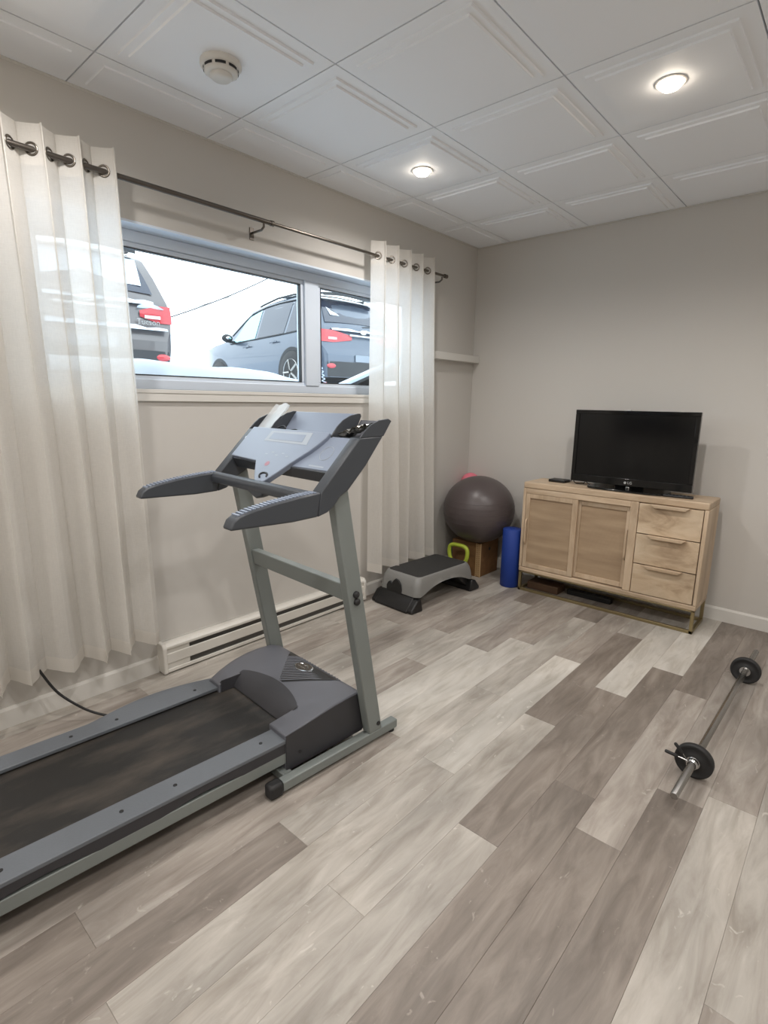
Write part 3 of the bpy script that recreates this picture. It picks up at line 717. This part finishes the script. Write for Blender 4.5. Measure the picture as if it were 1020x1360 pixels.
b = MB(); b.tube([(-.03, .006, .0078), (-.016, .014, .0078), (0, .004, .0078), (.012, .012, .0078), (.03, -.004, .0078)], .0022, 6); b.tube([(-.026, -.009, .0078), (.022, -.012, .0078)], .0018, 6)
b.build('emblem_mark', M_CHROME, em)
# deck
DY0 = -1.74
for (a, c) in ((-.085, -.057), (-.663, -.635)):
    MB().box(a, c, DY0, -.52, .075, .119).build('deck_side_rail', M_TMG, tm, bevel=.003)
MB().box(-.64, -.08, DY0+.03, -.50, .105, .14).build('deck_board', M_BLK, tm)
def roller_belt():
    x0, x1 = -.578, -.142; r = .028; zt = .15; pr = [(-.42, zt)]
    for k in range(0, 11):
        a = PI/2+PI*k/10; pr.append((DY0+.03+r*math.cos(a)*1.0, zt-r+r*math.sin(a)))
    pr.append((-.42, zt-2*r))
    b = MB(); m_ = len(pr)
    b.add([(x, p[0], p[1]) for x in (x0, x1) for p in pr], [(i, i+1, m_+i+1, m_+i) for i in range(m_-1)])
    return b
roller_belt().build('belt', M_BELT, tm, smooth=True)
def wav(y): return .121+.010*math.sin((y+.5)*2*PI/.46)
for sgn, (xa, xb) in (('r', (-.152, -.056)), ('l', (-.656, -.568))):
    N = 36
    def xo(y):
        if sgn == 'r': return xb
        return xa-.05*max(0, math.sin(PI*min(1, max(0, (-y-.49)/.52))))**1.0
    vs = []; fs = []; vk = []
    for i in range(N+1):
        y = min(DY0-.01+1.25*i/N, -.492); i_ = xa if sgn == 'r' else xb; out = xo(y); sg_ = 1 if sgn == 'r' else -1
        vs += [(i_, y, .155), (i_, y, .17), (out, y, .17), (out, y, .155)]
        vk += [(out-sg_*.014, y, .1552), (out-sg_*.0015, y, .1552), (out-sg_*.0015, y, wav(y)), (out-sg_*.014, y, wav(y))]
    for i in range(N):
        for j in range(4): fs.append((4*i+j, 4*i+(j+1) % 4, 4*i+4+(j+1) % 4, 4*i+4+j))
    fs += [(0, 1, 2, 3), (4*N, 4*N+1, 4*N+2, 4*N+3)]
    fr_ = MB().add(vs, fs).build('foot_rail', M_STRIP, tm, bevel=.0025)
    MB().add(vk, fs).build('rail_skirt', M_TMS, fr_)
    for y in ((-.604, -.92, -1.085, -1.388, -1.65) if sgn == 'r' else (-.612, -.928, -1.087, -1.4, -1.65)):
        MB().lathe([(.0065, .0), (.0065, .0012), (.003, .0014)], ((xa+xb)/2 if sgn == 'r' else -.612, y, .17), 'z', 12).build('screw', M_DARKH, fr_)
    MB().box(xa-.004, xb+.004, DY0-.045, DY0-.005, .07, .172).build('rear_end_cap', M_RUB, tm, bevel=.012)
    MB().box(xa+.02, xb-.02, DY0+.02, DY0+.07, 0, .08).build('rear_foot', M_RUB, tm, bevel=.006)
# console: wings with hand grips
WP = [(-.413, 1.087), (-.241, 1.262), (-.215, 1.287), (-.187, 1.308), (-.146, 1.324), (-.10, 1.328), (-.084, 1.32), (-.115, 1.277), (-.211, 1.162), (-.293, 1.082), (-.331, 1.063), (-.354, 1.036), (-.388, 1.014), (-.427, 1.004), (-.528, 1.0), (-.753, 1.006), (-.752, 1.014), (-.742, 1.034), (-.722, 1.047), (-.68, 1.058), (-.60, 1.071), (-.50, 1.082)]
low = [p for p in WP]
def wing(x_out, x_in):
    sg = 1 if x_out > x_in else -1
    # lower arm and wing body, thick below the pocket line, thin fin above it
    thick = [(-.413, 1.087), (-.241, 1.262), (-.126, 1.265), (-.211, 1.162), (-.293, 1.082), (-.331, 1.063), (-.354, 1.036), (-.388, 1.014), (-.427, 1.004)]
    MB().prism(thick, min(x_out, x_in), max(x_out, x_in), 'x').build('console_wing', M_TMD, tm, bevel=.004)
    fin = [(-.241, 1.262), (-.215, 1.287), (-.187, 1.308), (-.146, 1.324), (-.10, 1.328), (-.084, 1.32), (-.115, 1.277), (-.124, 1.265)]
    xm = x_out-sg*.008
    MB().prism(fin, min(x_out, xm), max(x_out, xm), 'x').build('wing_fin', M_TMD, tm, bevel=.002)
    arm = [(-.413, 1.087), (-.427, 1.004), (-.528, 1.0), (-.753, 1.006), (-.752, 1.014), (-.742, 1.034), (-.722, 1.047), (-.68, 1.058), (-.60, 1.071), (-.50, 1.082)]
    xi = x_out-sg*.05
    hb = MB().prism(arm, min(x_out, xi), max(x_out, xi), 'x').build('handlebar', M_TMD, tm, bevel=.007)
    g = MB()
    for k in range(22):
        y = -.72+.30*k/22; z = lerp([(-.722, 1.047), (-.68, 1.058), (-.60, 1.071), (-.50, 1.082), (-.413, 1.087)], y)
        g.box(min(x_out, xi)+.006, max(x_out, xi)-.006, y-.0045, y+.0045, z-.003, z+.0035)
    g.build('grip_ridges', M_TMP, hb, bevel=.001)
wing(.02, -.03); wing(-.725, -.675)
# slanted face panels (u = x, v = up the slope)
FN = Vector((0, -.7113, .7029)); FD = Vector((0, .7029, .7113)); F0 = Vector((0, -.413, 1.087))
def fpt(x, v, o=0): return F0+Vector((x, 0, 0))+FD*v+FN*o
def fpanel(poly, o0, o1):
    n = len(poly); vs = [fpt(x, v, o0) for x, v in poly]+[fpt(x, v, o1) for x, v in poly]
    return MB().add(vs, [tuple(range(n))[::-1], tuple(range(n, 2*n))]+[(i, (i+1) % n, n+(i+1) % n, n+i) for i in range(n)])
fpanel([(-.676, .082), (-.03, .09), (-.03, .246), (-.676, .246)], -.03, -.004).build('lower_panel', M_TMP, tm, bevel=.003)
# dark lip under the lower panel
MB().prism([(-.352, 1.142), (-.325, 1.160), (-.318, 1.115), (-.33, 1.10)], -.676, -.03, 'x').build('panel_lip', M_TMD, tm, bevel=.003)
sc_ = -.35
rt = [(.205, .252), (.203, .225), (.190, .195), (.165, .155), (.130, .115), (.105, .085), (.080, .05), (.052, .015), (.034, -.008), (.014, -.020)]
sh_poly = [(sc_+x, v) for x, v in rt]+[(sc_-.030, -.012), (sc_-.050, .004), (-.425, .030), (-.470, .078), (-.676, .086), (-.676, .252)]
shd = fpanel(sh_poly, -.012, .010).build('console_shield', M_TMP, tm, bevel=.003)
# safety key slot on the tongue
b = MB()
b.tube([fpt(sc_+.004+.024*math.cos(a), .016+.013*math.sin(a), .011) for a in [-PI*.1+PI*1.45*k/14 for k in range(15)]], .004, 8); b.build('key_slot', M_BLK, shd, smooth=True)
# printed display window, faint ring and red dot
fpanel([(-.52, .182), (-.225, .182), (-.24, .243), (-.515, .238)], .010, .0106).build('display_border', M_LINE, shd)
fpanel([(-.495, .193), (-.262, .193), (-.27, .230), (-.49, .228)], .0106, .0112).build('display_window', M_TMP, shd)
b = MB().add([fpt(-.378+.014*math.cos(2*PI*k/18), .072+.012*math.sin(2*PI*k/18), .0107) for k in range(18)], [tuple(range(18))]); b.build('red_mark', M_RED, shd)
b = MB()
for k in range(5): b.add([fpt(-.44+.035*k+dx, .115+.012*(k % 2)+dv, .0107) for dx, dv in ((0, 0), (.018, 0), (.018, .005), (0, .005))], [(0, 1, 2, 3)])
b.build('printed_keys', M_LINE, shd)
b = MB(); b.tube([fpt(-.10+.032*math.cos(2*PI*k/24), .165+.032*math.sin(2*PI*k/24), -.0038) for k in range(24)], .0012, 5, close=True)
b.add([fpt(-.15+dx, .1+dv, -.0035) for dx, dv in ((0, 0), (.085, 0), (.085, .006), (0, .006))], [(0, 1, 2, 3)]); b.build('printed_ring', M_LINE, tm)
fpanel([(-.69, .19), (-.678, .19), (-.678, .20), (-.69, .20)], .002, .004).build('small_light', M_SILV, tm)
# trays: floor, back board, fins
FIN = [(-.243, 1.255), (-.243, 1.262), (-.215, 1.295), (-.187, 1.318), (-.15, 1.335), (-.115, 1.343), (-.098, 1.342), (-.094, 1.332), (-.135, 1.25)]
for xf in (-.138, -.556):
    MB().prism(FIN, xf-.003, xf+.003, 'x').build('tray_fin', M_TMD, tm, bevel=.0015)
MB().prism([(-.24, 1.238), (-.24, 1.252), (-.134, 1.256), (-.146, 1.238)], -.70, .0, 'x').build('tray_floor', M_TMD, tm)
MB().prism([(-.175, 1.254), (-.105, 1.341), (-.097, 1.340), (-.135, 1.25)], -.552, -.142, 'x').build('book_rest', M_TMP, tm, bevel=.002)
for (a, c) in ((-.69, -.56), (-.134, .012)):
    MB().prism([(-.145, 1.25), (-.098, 1.318), (-.092, 1.316), (-.137, 1.25)], a, c, 'x').build('pocket_back', M_TMH, tm)
MB().prism([(-.235, 1.25), (-.142, 1.25), (-.212, 1.165), (-.285, 1.165)], -.672, -.034, 'x').build('console_back', M_TMD, tm, bevel=.006)
# bar joining the hand grips
MB().prism([(-.455, 1.045), (-.418, 1.045), (-.412, 1.075), (-.425, 1.088), (-.448, 1.086), (-.458, 1.07)], -.676, -.03, 'x').build('pulse_bar', M_TMD, tm, bevel=.005)
MB().prism([(-.43, 1.065), (-.27, 1.06), (-.29, 1.035), (-.33, 1.022), (-.37, 1.036)], -.455, -.418, 'y').build('key_holder', M_TMD, tm, bevel=.006)

# loose things lying on the treadmill console
def tw(x, y, z):
    c, s_ = math.cos(-PHI), math.sin(-PHI); return Vector((1.235+c*x-s_*y, -2.385+s_*x+c*y, z))
sl = thing('plastic_sleeve', 'clear plastic sleeve sticking up from the left pocket of the treadmill console', 'plastic sleeve', tw(-.65, -.17, 1.256), (0, 0, -PHI))
def slf(u, v, o=0): return (-.03+.105*u+.055*v, -.06+.07*v+.012*math.sin(PI*u)+o, .004+.112*v-.006*math.sin(3*PI*u)*v)
b = MB().grid(slf, 8, 8); b.grid(lambda u, v: slf(u, v, .006+.008*math.sin(PI*v)), 8, 8); b.build('sleeve', M_PBAG, sl, smooth=True)
fo = MB(); rn = random.Random(5)
hs = [[rn.random() for _ in range(14)] for _ in range(9)]
def fof(u, v, o=0):
    i, j = round(u*13), round(v*8); q = hs[j][i]
    return tuple(tw(-.122+.125*u+.01*q*(v-.5), -.225+.075*v+.015*u, 1.262+.04*u+.012*q+o))
fo.grid(fof, 14, 9); fo.grid(lambda u, v: fof(u, v, -.008), 14, 9)
tag(fo.build('foil_wrapper', M_FOIL), 'crumpled silver foil wrapper in the right pocket of the treadmill console', 'wrapper')
cb = [(-.535, -.228, 1.262), (-.53, -.21, 1.275), (-.50, -.205, 1.282), (-.475, -.215, 1.272), (-.485, -.235, 1.262), (-.47, -.243, 1.258), (-.44, -.226, 1.266), (-.40, -.215, 1.272), (-.385, -.222, 1.262), (-.39, -.23, 1.257)]
def smooth_pts(p, k=5):
    p = [Vector(q) for q in p]; out = []
    for i in range(len(p)-1):
        a = p[max(0, i-1)]; b_ = p[i]; c = p[i+1]; d = p[min(len(p)-1, i+2)]
        for j in range(k):
            t = j/k; out.append(.5*((2*b_)+(c-a)*t+(2*a-5*b_+4*c-d)*t*t+(3*b_-a-3*c+d)*t**3))
    out.append(p[-1]); return out
tag(MB().tube([tw(*q) for q in smooth_pts(cb)], .0028, 7).build('cord', M_BLK, smooth=True), 'curled thin black cord lying on the treadmill console ledge', 'cord')
pc = smooth_pts([(.05, -3.42, .36), (.085, -3.405, .30), (.11, -3.389, .248), (.14, -3.348, .155), (.18, -3.294, .088), (.215, -3.235, .036), (.27, -3.16, .0065), (.36, -3.04, .0065), (.5, -2.93, .0065), (.62, -2.9, .03)])
tmi = (Matrix.Translation((1.235, -2.385, 0)) @ Matrix.Rotation(-PHI, 4, 'Z')).inverted()
MB().tube([tmi @ Vector(q) for q in pc], .0055, 8).build('power_cord', M_BLK, tm, smooth=True)

# ------------------------------------------------------------------ sideboard and what stands on it
CX0, CX1, CF, CB_, CZ0, CZ1 = .737, 1.935, -.385, -.085, .15, .828
cx, cy = (CX0+CX1)/2, (CF+CB_)/2
cab = thing('sideboard', 'light wood sideboard with woven doors, three drawers and brass base', 'sideboard', (cx, cy, 0))
O_ = (-cx, -cy, 0)
MB(O_).box(CX0, CX1, CF, CB_, .783, CZ1).build('top', M_WOOD, cab, bevel=.007)
MB(O_).box(CX0, CX1, CF, CB_, CZ0, .184).build('bottom_board', M_WOOD, cab, bevel=.007)
MB(O_).box(CX0, CX0+.022, CF, CB_, .184, .783).build('side_panel', M_WOODZ, cab, bevel=.004)
MB(O_).box(CX1-.022, CX1, CF, CB_, .184, .783).build('side_panel', M_WOODZ, cab, bevel=.004)
MB(O_).box(1.492, 1.542, CF+.001, CB_, .184, .783).build('divider', M_WOODZ, cab, bevel=.004)
MB(O_).box(CX0+.02, CX1-.02, CB_-.012, CB_-.002, .18, .79).build('back_panel', M_WOOD, cab)
MB(O_).box(CX0+.022, 1.492, CF+.002, CF+.03, .745, .783).build('door_rail', M_WOOD, cab, bevel=.003)
def cdoor(x0, x1, z0, z1, y, stL, stR, hx, hz0, hz1):
    b = MB(O_); b.box(x0, x0+stL, y, y+.018, z0, z1); b.box(x1-stR, x1, y, y+.018, z0, z1); b.box(x0+stL, x1-stR, y, y+.018, z0, z0+.034); b.box(x0+stL, x1-stR, y, y+.018, z1-.032, z1)
    d = b.build('door', M_WOODZ, cab, bevel=.002)
    MB(O_).box(x0+stL-.003, x1-stR+.003, y+.008, y+.013, z0+.03, z1-.03).build('cane_panel', M_CANE, d)
    p = [(hx, y-.002, hz0), (hx, y-.016, hz0+.014), (hx, y-.018, hz0+.03), (hx, y-.018, hz1-.03), (hx, y-.016, hz1-.014), (hx, y-.002, hz1)]
    MB(O_).tube(p, [.006, .008, .008, .008, .008, .006], 8).build('handle', M_WOODZ, d, smooth=True)
cdoor(.762, 1.148, .188, .744, CF+.002, .03, .038, .778, .365, .555)
cdoor(1.128, 1.490, .19, .742, CF+.024, .036, .022, 1.481, .388, .585)
for (z0, z1) in ((.586, .779), (.386, .580), (.188, .380)):
    d = MB(O_).box(1.546, CX1-.026, CF-.001, CF+.02, z0, z1).build('drawer', M_WOODD, cab, bevel=.002)
    hb = MB(O_)
    xa, xb, zc = 1.614, 1.838, z1-.006
    hb.prism([(xa, zc+.010), (xb, zc+.010), (xb-.022, zc-.012), (xa+.022, zc-.012)], CF-.026, CF-.0005, 'y')
    hb.build('handle', M_WOOD, d, bevel=.004)
b = MB(O_); t_ = .02
y0, y1 = CF+.002, CB_-.004; x0, x1 = CX0+.004, CX1-.004
for (xa, ya) in ((x0, y0), (x1-t_, y0), (x0, y1-t_), (x1-t_, y1-t_)): b.box(xa, xa+t_, ya, ya+t_, 0, CZ0)
b.box(x0, x1, y0, y0+t_, 0, t_); b.box(x0, x1, y1-t_, y1, 0, t_); b.box(x0, x0+t_, y0, y1, 0, t_); b.box(x1-t_, x1, y0, y1, 0, t_)
b.box(x0, x1, y0, y0+t_, CZ0-.008, CZ0); b.box(x0, x1, y1-t_, y1, CZ0-.008, CZ0)
b.build('base_frame', M_BRASS, cab, bevel=.0015)
# things under and on the sideboard
tag(MB().box(.775, 1.02, -.30, -.16, 0, .055).build('flat_box', M_BROWN, bevel=.004), 'flat brown box on the floor under the sideboard', 'box')
ps = thing('power_bar', 'black power bar on the floor under the sideboard, beside the brown box', 'power bar', (1.22, -.20, 0))
MB().box(-.16, .16, -.028, .028, 0, .04).build('housing', M_BLK, ps, bevel=.006)
for k in range(5): MB().box(-.13+k*.058, -.095+k*.058, -.016, .016, .04, .0415).build('socket', M_CARP, ps)
Z = CZ1
tv = thing('television', 'black flat screen television standing on the sideboard', 'television', (1.42, -.235, Z))
tx0, tx1, tz0, tz1 = -.392, .382, .030, .524
fr = frame(tx0, tx1, tz0, tz1, 0, 1, .028)
b = MB(); wv = .026
b.box(tx0, tx1, -.02, .012, tz0, tz0+.05); b.box(tx0, tx1, -.02, .012, tz1-wv, tz1); b.box(tx0, tx0+wv, -.02, .012, tz0+.05, tz1-wv); b.box(tx1-wv, tx1, -.02, .012, tz0+.05, tz1-wv)
b.build('bezel', M_GLB, tv, bevel=.003)
MB().box(tx0+wv-.004, tx1-wv+.004, -.012, .006, tz0+.046, tz1-wv+.004).build('screen', M_SCR, tv)
MB().prism([(tx0+.03, tz0+.03), (tx1-.03, tz0+.03), (tx1-.06, tz1-.06), (tx0+.06, tz1-.06)], .01, .06, 'y').build('back_housing', M_BLK, tv, bevel=.01)
MB().box(-.09, .09, .0, .03, .004, .10).build('neck', M_GLB, tv, bevel=.004)
b = MB(); pts = []
for k in range(36):
    a = 2*PI*k/36; c, s_ = math.cos(a), math.sin(a); pts.append((.255*math.copysign(abs(c)**.45, c), .115*math.copysign(abs(s_)**.45, s_)-.005))
b.prism(pts, .0, .013, 'z'); b.build('stand_base', M_GLB, tv, bevel=.004)
lm = mx((.012, -.0208, tz0+.022), (1, 0, 0), (0, 0, 1))
text('logo_letters', 'LG', .024, M_SILV, tv, lm, .0006)
b = MB().lathe([(.0085, 0), (.0085, .0015)], seg=20); lo = b.build('logo_disc', M_SILV, tv); lo.matrix_local = mx((-.018, -.0208, tz0+.022), (1, 0, 0), (0, 0, 1))
MB().box(-.012, .012, -.0215, -.002, .004, .026).build('neck_jewel', M_CHROME, tv, bevel=.004)
MB().box(-.06, -.03, -.02, .01, tz1, tz1+.006).build('camera_clip', M_SILV, tv, bevel=.001)
bx = thing('set_top_box', 'small black media box on the sideboard left of the television', 'media box', (.925, -.2, Z))
MB().box(-.065, .06, -.05, .05, .0, .02).build('case', M_BLK, bx, bevel=.005)
MB().box(-.062, .056, -.0515, -.049, .006, .012).build('front_strip', M_GLB, bx)
MB().tube(smooth_pts([(.06, .0, .012), (.085, -.01, .016), (.105, -.015, .03), (.12, .0, .006), (.16, .05, .005)]), .003, 7).build('cable', M_BLK, bx, smooth=True)
rm = thing('remote_control', 'flat black remote lying on the sideboard right of the television foot', 'remote', (1.74, -.30, Z), (0, 0, .12))
MB().box(-.085, .085, -.022, .022, 0, .014).build('case', M_BLK, rm, bevel=.005)
b = MB()
for i in range(7):
    for j in range(3): b.box(-.07+.02*i, -.058+.02*i, -.014+.011*j, -.007+.011*j, .0135, .0155)
b.build('buttons', M_CARP, rm)
cb2 = smooth_pts([(1.10, -.19, Z+.006), (1.13, -.235, Z+.03), (1.165, -.25, Z+.012), (1.19, -.2, Z+.006), (1.21, -.12, Z+.006)])
tag(MB().tube(cb2, .003, 7).build('tv_cable', M_BLK, smooth=True), 'short black cable looping below the left edge of the television', 'cable')

# ------------------------------------------------------------------ corner: box, balls, roller, kettlebell, step
bxr = thing('cardboard_box', 'brown cardboard box under the big exercise ball in the corner', 'box', (.245, -.212, 0))
MB().box(-.135, .135, -.141, .139, 0, .28).build('carton', M_CARD, bxr, bevel=.002)
b = MB()
for k in range(26):
    z = .006+.0103*k
    b.prism([(.098, z), (.137, z+.005), (.137, z+.0072), (.098, z+.0025)], -.1425, -.1405, 'y'); b.prism([(.137, z+.005), (.098, z+.0102), (.098, z+.0125), (.137, z+.0073)], -.1425, -.1405, 'y')
b.box(.134, .1372, -.1428, -.13, 0, .28); b.box(.095, .099, -.1426, -.1405, 0, .28)
b.build('corrugated_edge', M_CARDL, bxr)
MB().lathe([(.014, .1348), (.014, .1356)], (0, .0, .215), 'x', 14).build('hand_hole', M_DARKH, bxr)
R = .283
eb = thing('exercise_ball', 'large dark plum exercise ball resting on the cardboard box', 'exercise ball', (.314, -.301, .28))
MB().lathe([(max(.0008, R*math.sin(PI*j/40)), (R-R*math.cos(PI*j/40))*.95) for j in range(41)], seg=64, caps=False).build('shell', M_BALL, eb, smooth=True)
for k in range(5):
    zz = .042*(k-2); rr_ = math.sqrt(R*R-zz*zz); z = (R+zz)*.95
    MB().tube([(rr_*math.cos(2*PI*q/64), rr_*math.sin(2*PI*q/64), z) for q in range(64)], .0016, 6, close=True).build('rib', M_BALL, eb, smooth=True)
sb = thing('small_ball', 'small pink ball wedged behind the exercise ball against the walls', 'ball', (.084, -.084, .642))
MB().lathe([(max(.0005, .08*math.sin(PI*j/24)), .08-.08*math.cos(PI*j/24)) for j in range(25)], seg=36, caps=False).build('shell', M_PINK, sb, smooth=True)
MB().lathe([(.007, .159), (.007, .1605), (.001, .161)], seg=12).build('valve', M_PINK, sb)
fr_ = thing('foam_roller', 'upright blue foam roller between the box and the sideboard', 'foam roller', (.648, -.345, 0))
MB().lathe([(.066, 0), (.072, .006), (.072, .447), (.066, .453), (.022, .453), (.02, .44)], seg=40).build('cylinder', M_BLUE, fr_, smooth=True)
kb = thing('kettlebell', 'lime green kettlebell behind the aerobic step, in front of the box', 'kettlebell', (.25, -.455, 0))
MB().lathe([(.05, 0), (.078, .012), (.090, .05), (.082, .092), (.058, .122), (.03, .132)], seg=32).build('bell', M_LIME, kb, smooth=True)
MB().tube(smooth_pts([(-.05, -.02, .105), (-.083, -.02, .18), (-.082, -.02, .245), (-.05, -.02, .268), (0, -.02, .271), (.05, -.02, .268), (.082, -.02, .245), (.083, -.02, .18), (.05, -.02, .105)], 4), .0165, 12).build('handle', M_LIME, kb, smooth=True)
st = thing('aerobic_step', 'grey aerobic step platform with black top, in front of the right curtain', 'aerobic step', (.312, -.955, 0), (0, 0, -.05))
def rrect(hx, hy, r, n=10):
    out = []
    for (sx, sy, a0) in ((1, 1, 0), (-1, 1, PI/2), (-1, -1, PI), (1, -1, 3*PI/2)):
        for k in range(n+1):
            a = a0+PI/2*k/n; out.append((sx*(hx-r)+r*math.cos(a), sy*(hy-r)+r*math.sin(a)))
    # subdivide long sides
    res = []
    for i, p in enumerate(out):
        q = out[(i+1) % len(out)]; d = math.hypot(q[0]-p[0], q[1]-p[1]); m_ = max(1, int(d/.03))
        for j in range(m_): res.append((p[0]+(q[0]-p[0])*j/m_, p[1]+(q[1]-p[1])*j/m_))
    return res
outer = rrect(.182, .325, .045); N = len(outer)
vs = []; fs = []
lev = [(.845, .224), (.87, .222), (.90, .212), (.94, .19), (.97, .16), (1.0, 0)]
for (sc, z) in lev:
    for (x, y) in outer:
        zb = .098+.062*max(0, 1-(abs(y)/.27)**2.2) if abs(x) > .12 else .098
        zz = z if z else zb
        hx = x*sc if abs(sc) else x; hy_ = y-math.copysign(.325*(1-sc)*1.0, y)*min(1, abs(y)/.28)
        vs.append((x*sc, hy_, max(zz, zb+.004*(1-sc)/.155) if z else zb))
# inner skin for thickness
for (x, y) in outer:
    zb = .098+.062*max(0, 1-(abs(y)/.27)**2.2) if abs(x) > .12 else .098
    vs.append((x*.94, y*.97, zb))
for (x, y) in outer: vs.append((x*.86, y*.9, .205))
NL = len(lev)+2
for k in range(NL-1):
    for i in range(N): fs.append((k*N+i, k*N+(i+1) % N, (k+1)*N+(i+1) % N, (k+1)*N+i))
fs.append(tuple(range(N))[::-1]); fs.append(tuple((NL-1)*N+i for i in range(N)))
MB().add(vs, fs).build('platform', M_STEPG, st, smooth=True)
mp_ = rrect(.147, .268, .03); MB().prism(mp_, .2235, .2275, 'z').build('top_mat', M_STEPB, st, bevel=.0015)
for sg in (-1, 1):
    def sy(p): return [(sg*a, z) for a, z in p]
    rs = MB(); rs.prism(sy([(.325, 0), (.395, 0), (.398, .012), (.33, .092), (.295, .10), (.295, .13), (.17, .165), (.13, .15), (.2, .10), (.25, .06), (.30, .02)]), -.150, .150, 'x')
    rs.build('riser', M_BLK, st, bevel=.006)
    ft = MB(); ft.prism(sy([(.27, 0), (.385, 0), (.39, .02), (.335, .082), (.29, .09)]), -.192, .192, 'x'); ft.build('riser_foot', M_BLK, st, bevel=.01)
    nt_ = MB(); ye = sg*.318
    arch = [(-.10, .085), (-.10, .13), (-.085, .155), (-.07, .165), (-.055, .155), (-.05, .15), (-.035, .175), (-.015, .193), (.01, .185), (.03, .16), (.04, .12), (.04, .085)]
    nt_.prism(arch, min(ye, ye+sg*.012), max(ye, ye+sg*.012), 'y'); nt_.build('end_notch', M_BLK, st, bevel=.002)

# ------------------------------------------------------------------ barbell
p0, p1 = Vector((2.251, -2.101, .067)), Vector((2.282, -.556, .067)); dr = (p1-p0); Lb = dr.length
bar = thing('barbell', 'steel barbell with two small black plates on the floor', 'barbell', (p0.x, p0.y, 0), (0, 0, -math.atan2(dr.x, dr.y)))
MB().tube([(0, 0, .067), (0, .003, .067), (0, Lb-.003, .067), (0, Lb, .067)], [.0115, .0135, .0135, .0115], 20).build('bar', M_STEEL, bar, smooth=True)
def plate(y, near):
    p = MB().lathe([(.0135, -.012), (.03, -.012), (.033, -.009), (.053, -.009), (.056, -.0125), (.0645, -.0125), (.067, -.009), (.067, .009), (.0645, .0125), (.056, .0125), (.053, .009), (.033, .009), (.03, .012), (.0135, .012)], (0, y, .067), 'y', 48, caps=False).build('weight_plate', M_RUB, bar, smooth=True)
    MB().lathe([(.0137, -.02), (.024, -.02), (.025, -.012), (.025, -.0095), (.0137, -.0095)], (0, y, .067), 'y', 28, caps=False).build('plate_ring', M_CHROME, p, smooth=True)
plate(.263, True); plate(1.25, False)
cl = MB()
for k in range(3):
    pts = [(.0168*math.cos(a), .224+.005*k+.005*a/(2*PI), .067+.0168*math.sin(a)) for a in [2*PI*q/16 for q in range(17)]]; cl.tube(pts, .0024, 6, caps=False)
sc2 = cl.build('spring_collar', M_CHROME, bar, smooth=True)
for (ang, yy) in ((2.25, .224), (2.95, .240)):
    dx, dz = math.cos(ang), math.sin(ang)
    MB().tube([(.016*dx, yy, .067+.016*dz), (.055*dx, yy-.008, .067+.055*dz)], .0024, 6).build('collar_arm', M_CHROME, sc2, smooth=True)
    MB().tube([(.05*dx, yy-.007, .067+.05*dz), (.056*dx, yy-.008, .067+.056*dz), (.092*dx, yy-.016, .067+.092*dz), (.096*dx, yy-.017, .067+.096*dz)], [.004, .0065, .0065, .004], 10).build('collar_grip', M_RUB, sc2, smooth=True)

# ------------------------------------------------------------------ small things outside
wire(-13, 4.2, 3.709, .40, .03, .02, .017, 'thicker dark utility wire crossing the sky outside the window')
wire(-13.1, 4.323, 3.828, .36, .03, .0115, .009, 'thinner utility wire crossing the sky just above the thicker one at left')
bd = thing('snowy_board', 'snow covered board sloping up outside the right window pane', 'board', (-.62, -.5, 1.44))
MB().prism([(-.55, -.01), (.55, .37), (.55, .395), (-.55, .015)], -.03, .03, 'x').build('plank', M_CARP, bd)
MB().prism([(-.55, .015), (.55, .395), (.55, .43), (-.55, .045)], -.04, .04, 'x').build('snow', M_SNOW, bd, bevel=.01)
tg = thing('frosted_twig', 'white frosted twig with a red base outside the right window pane', 'twig', (-.30, -1.405, 1.498))
MB().tube([(.012*math.sin(k*1.1), .012*math.cos(k*1.1)-.0012*k, .01+.0042*k) for k in range(26)], .0035, 6).build('twig', M_SNOW, tg, smooth=True)
MB().sphere((0, .01, .006), .014, 12, 8).build('red_base', M_TAIL, tg, smooth=True)
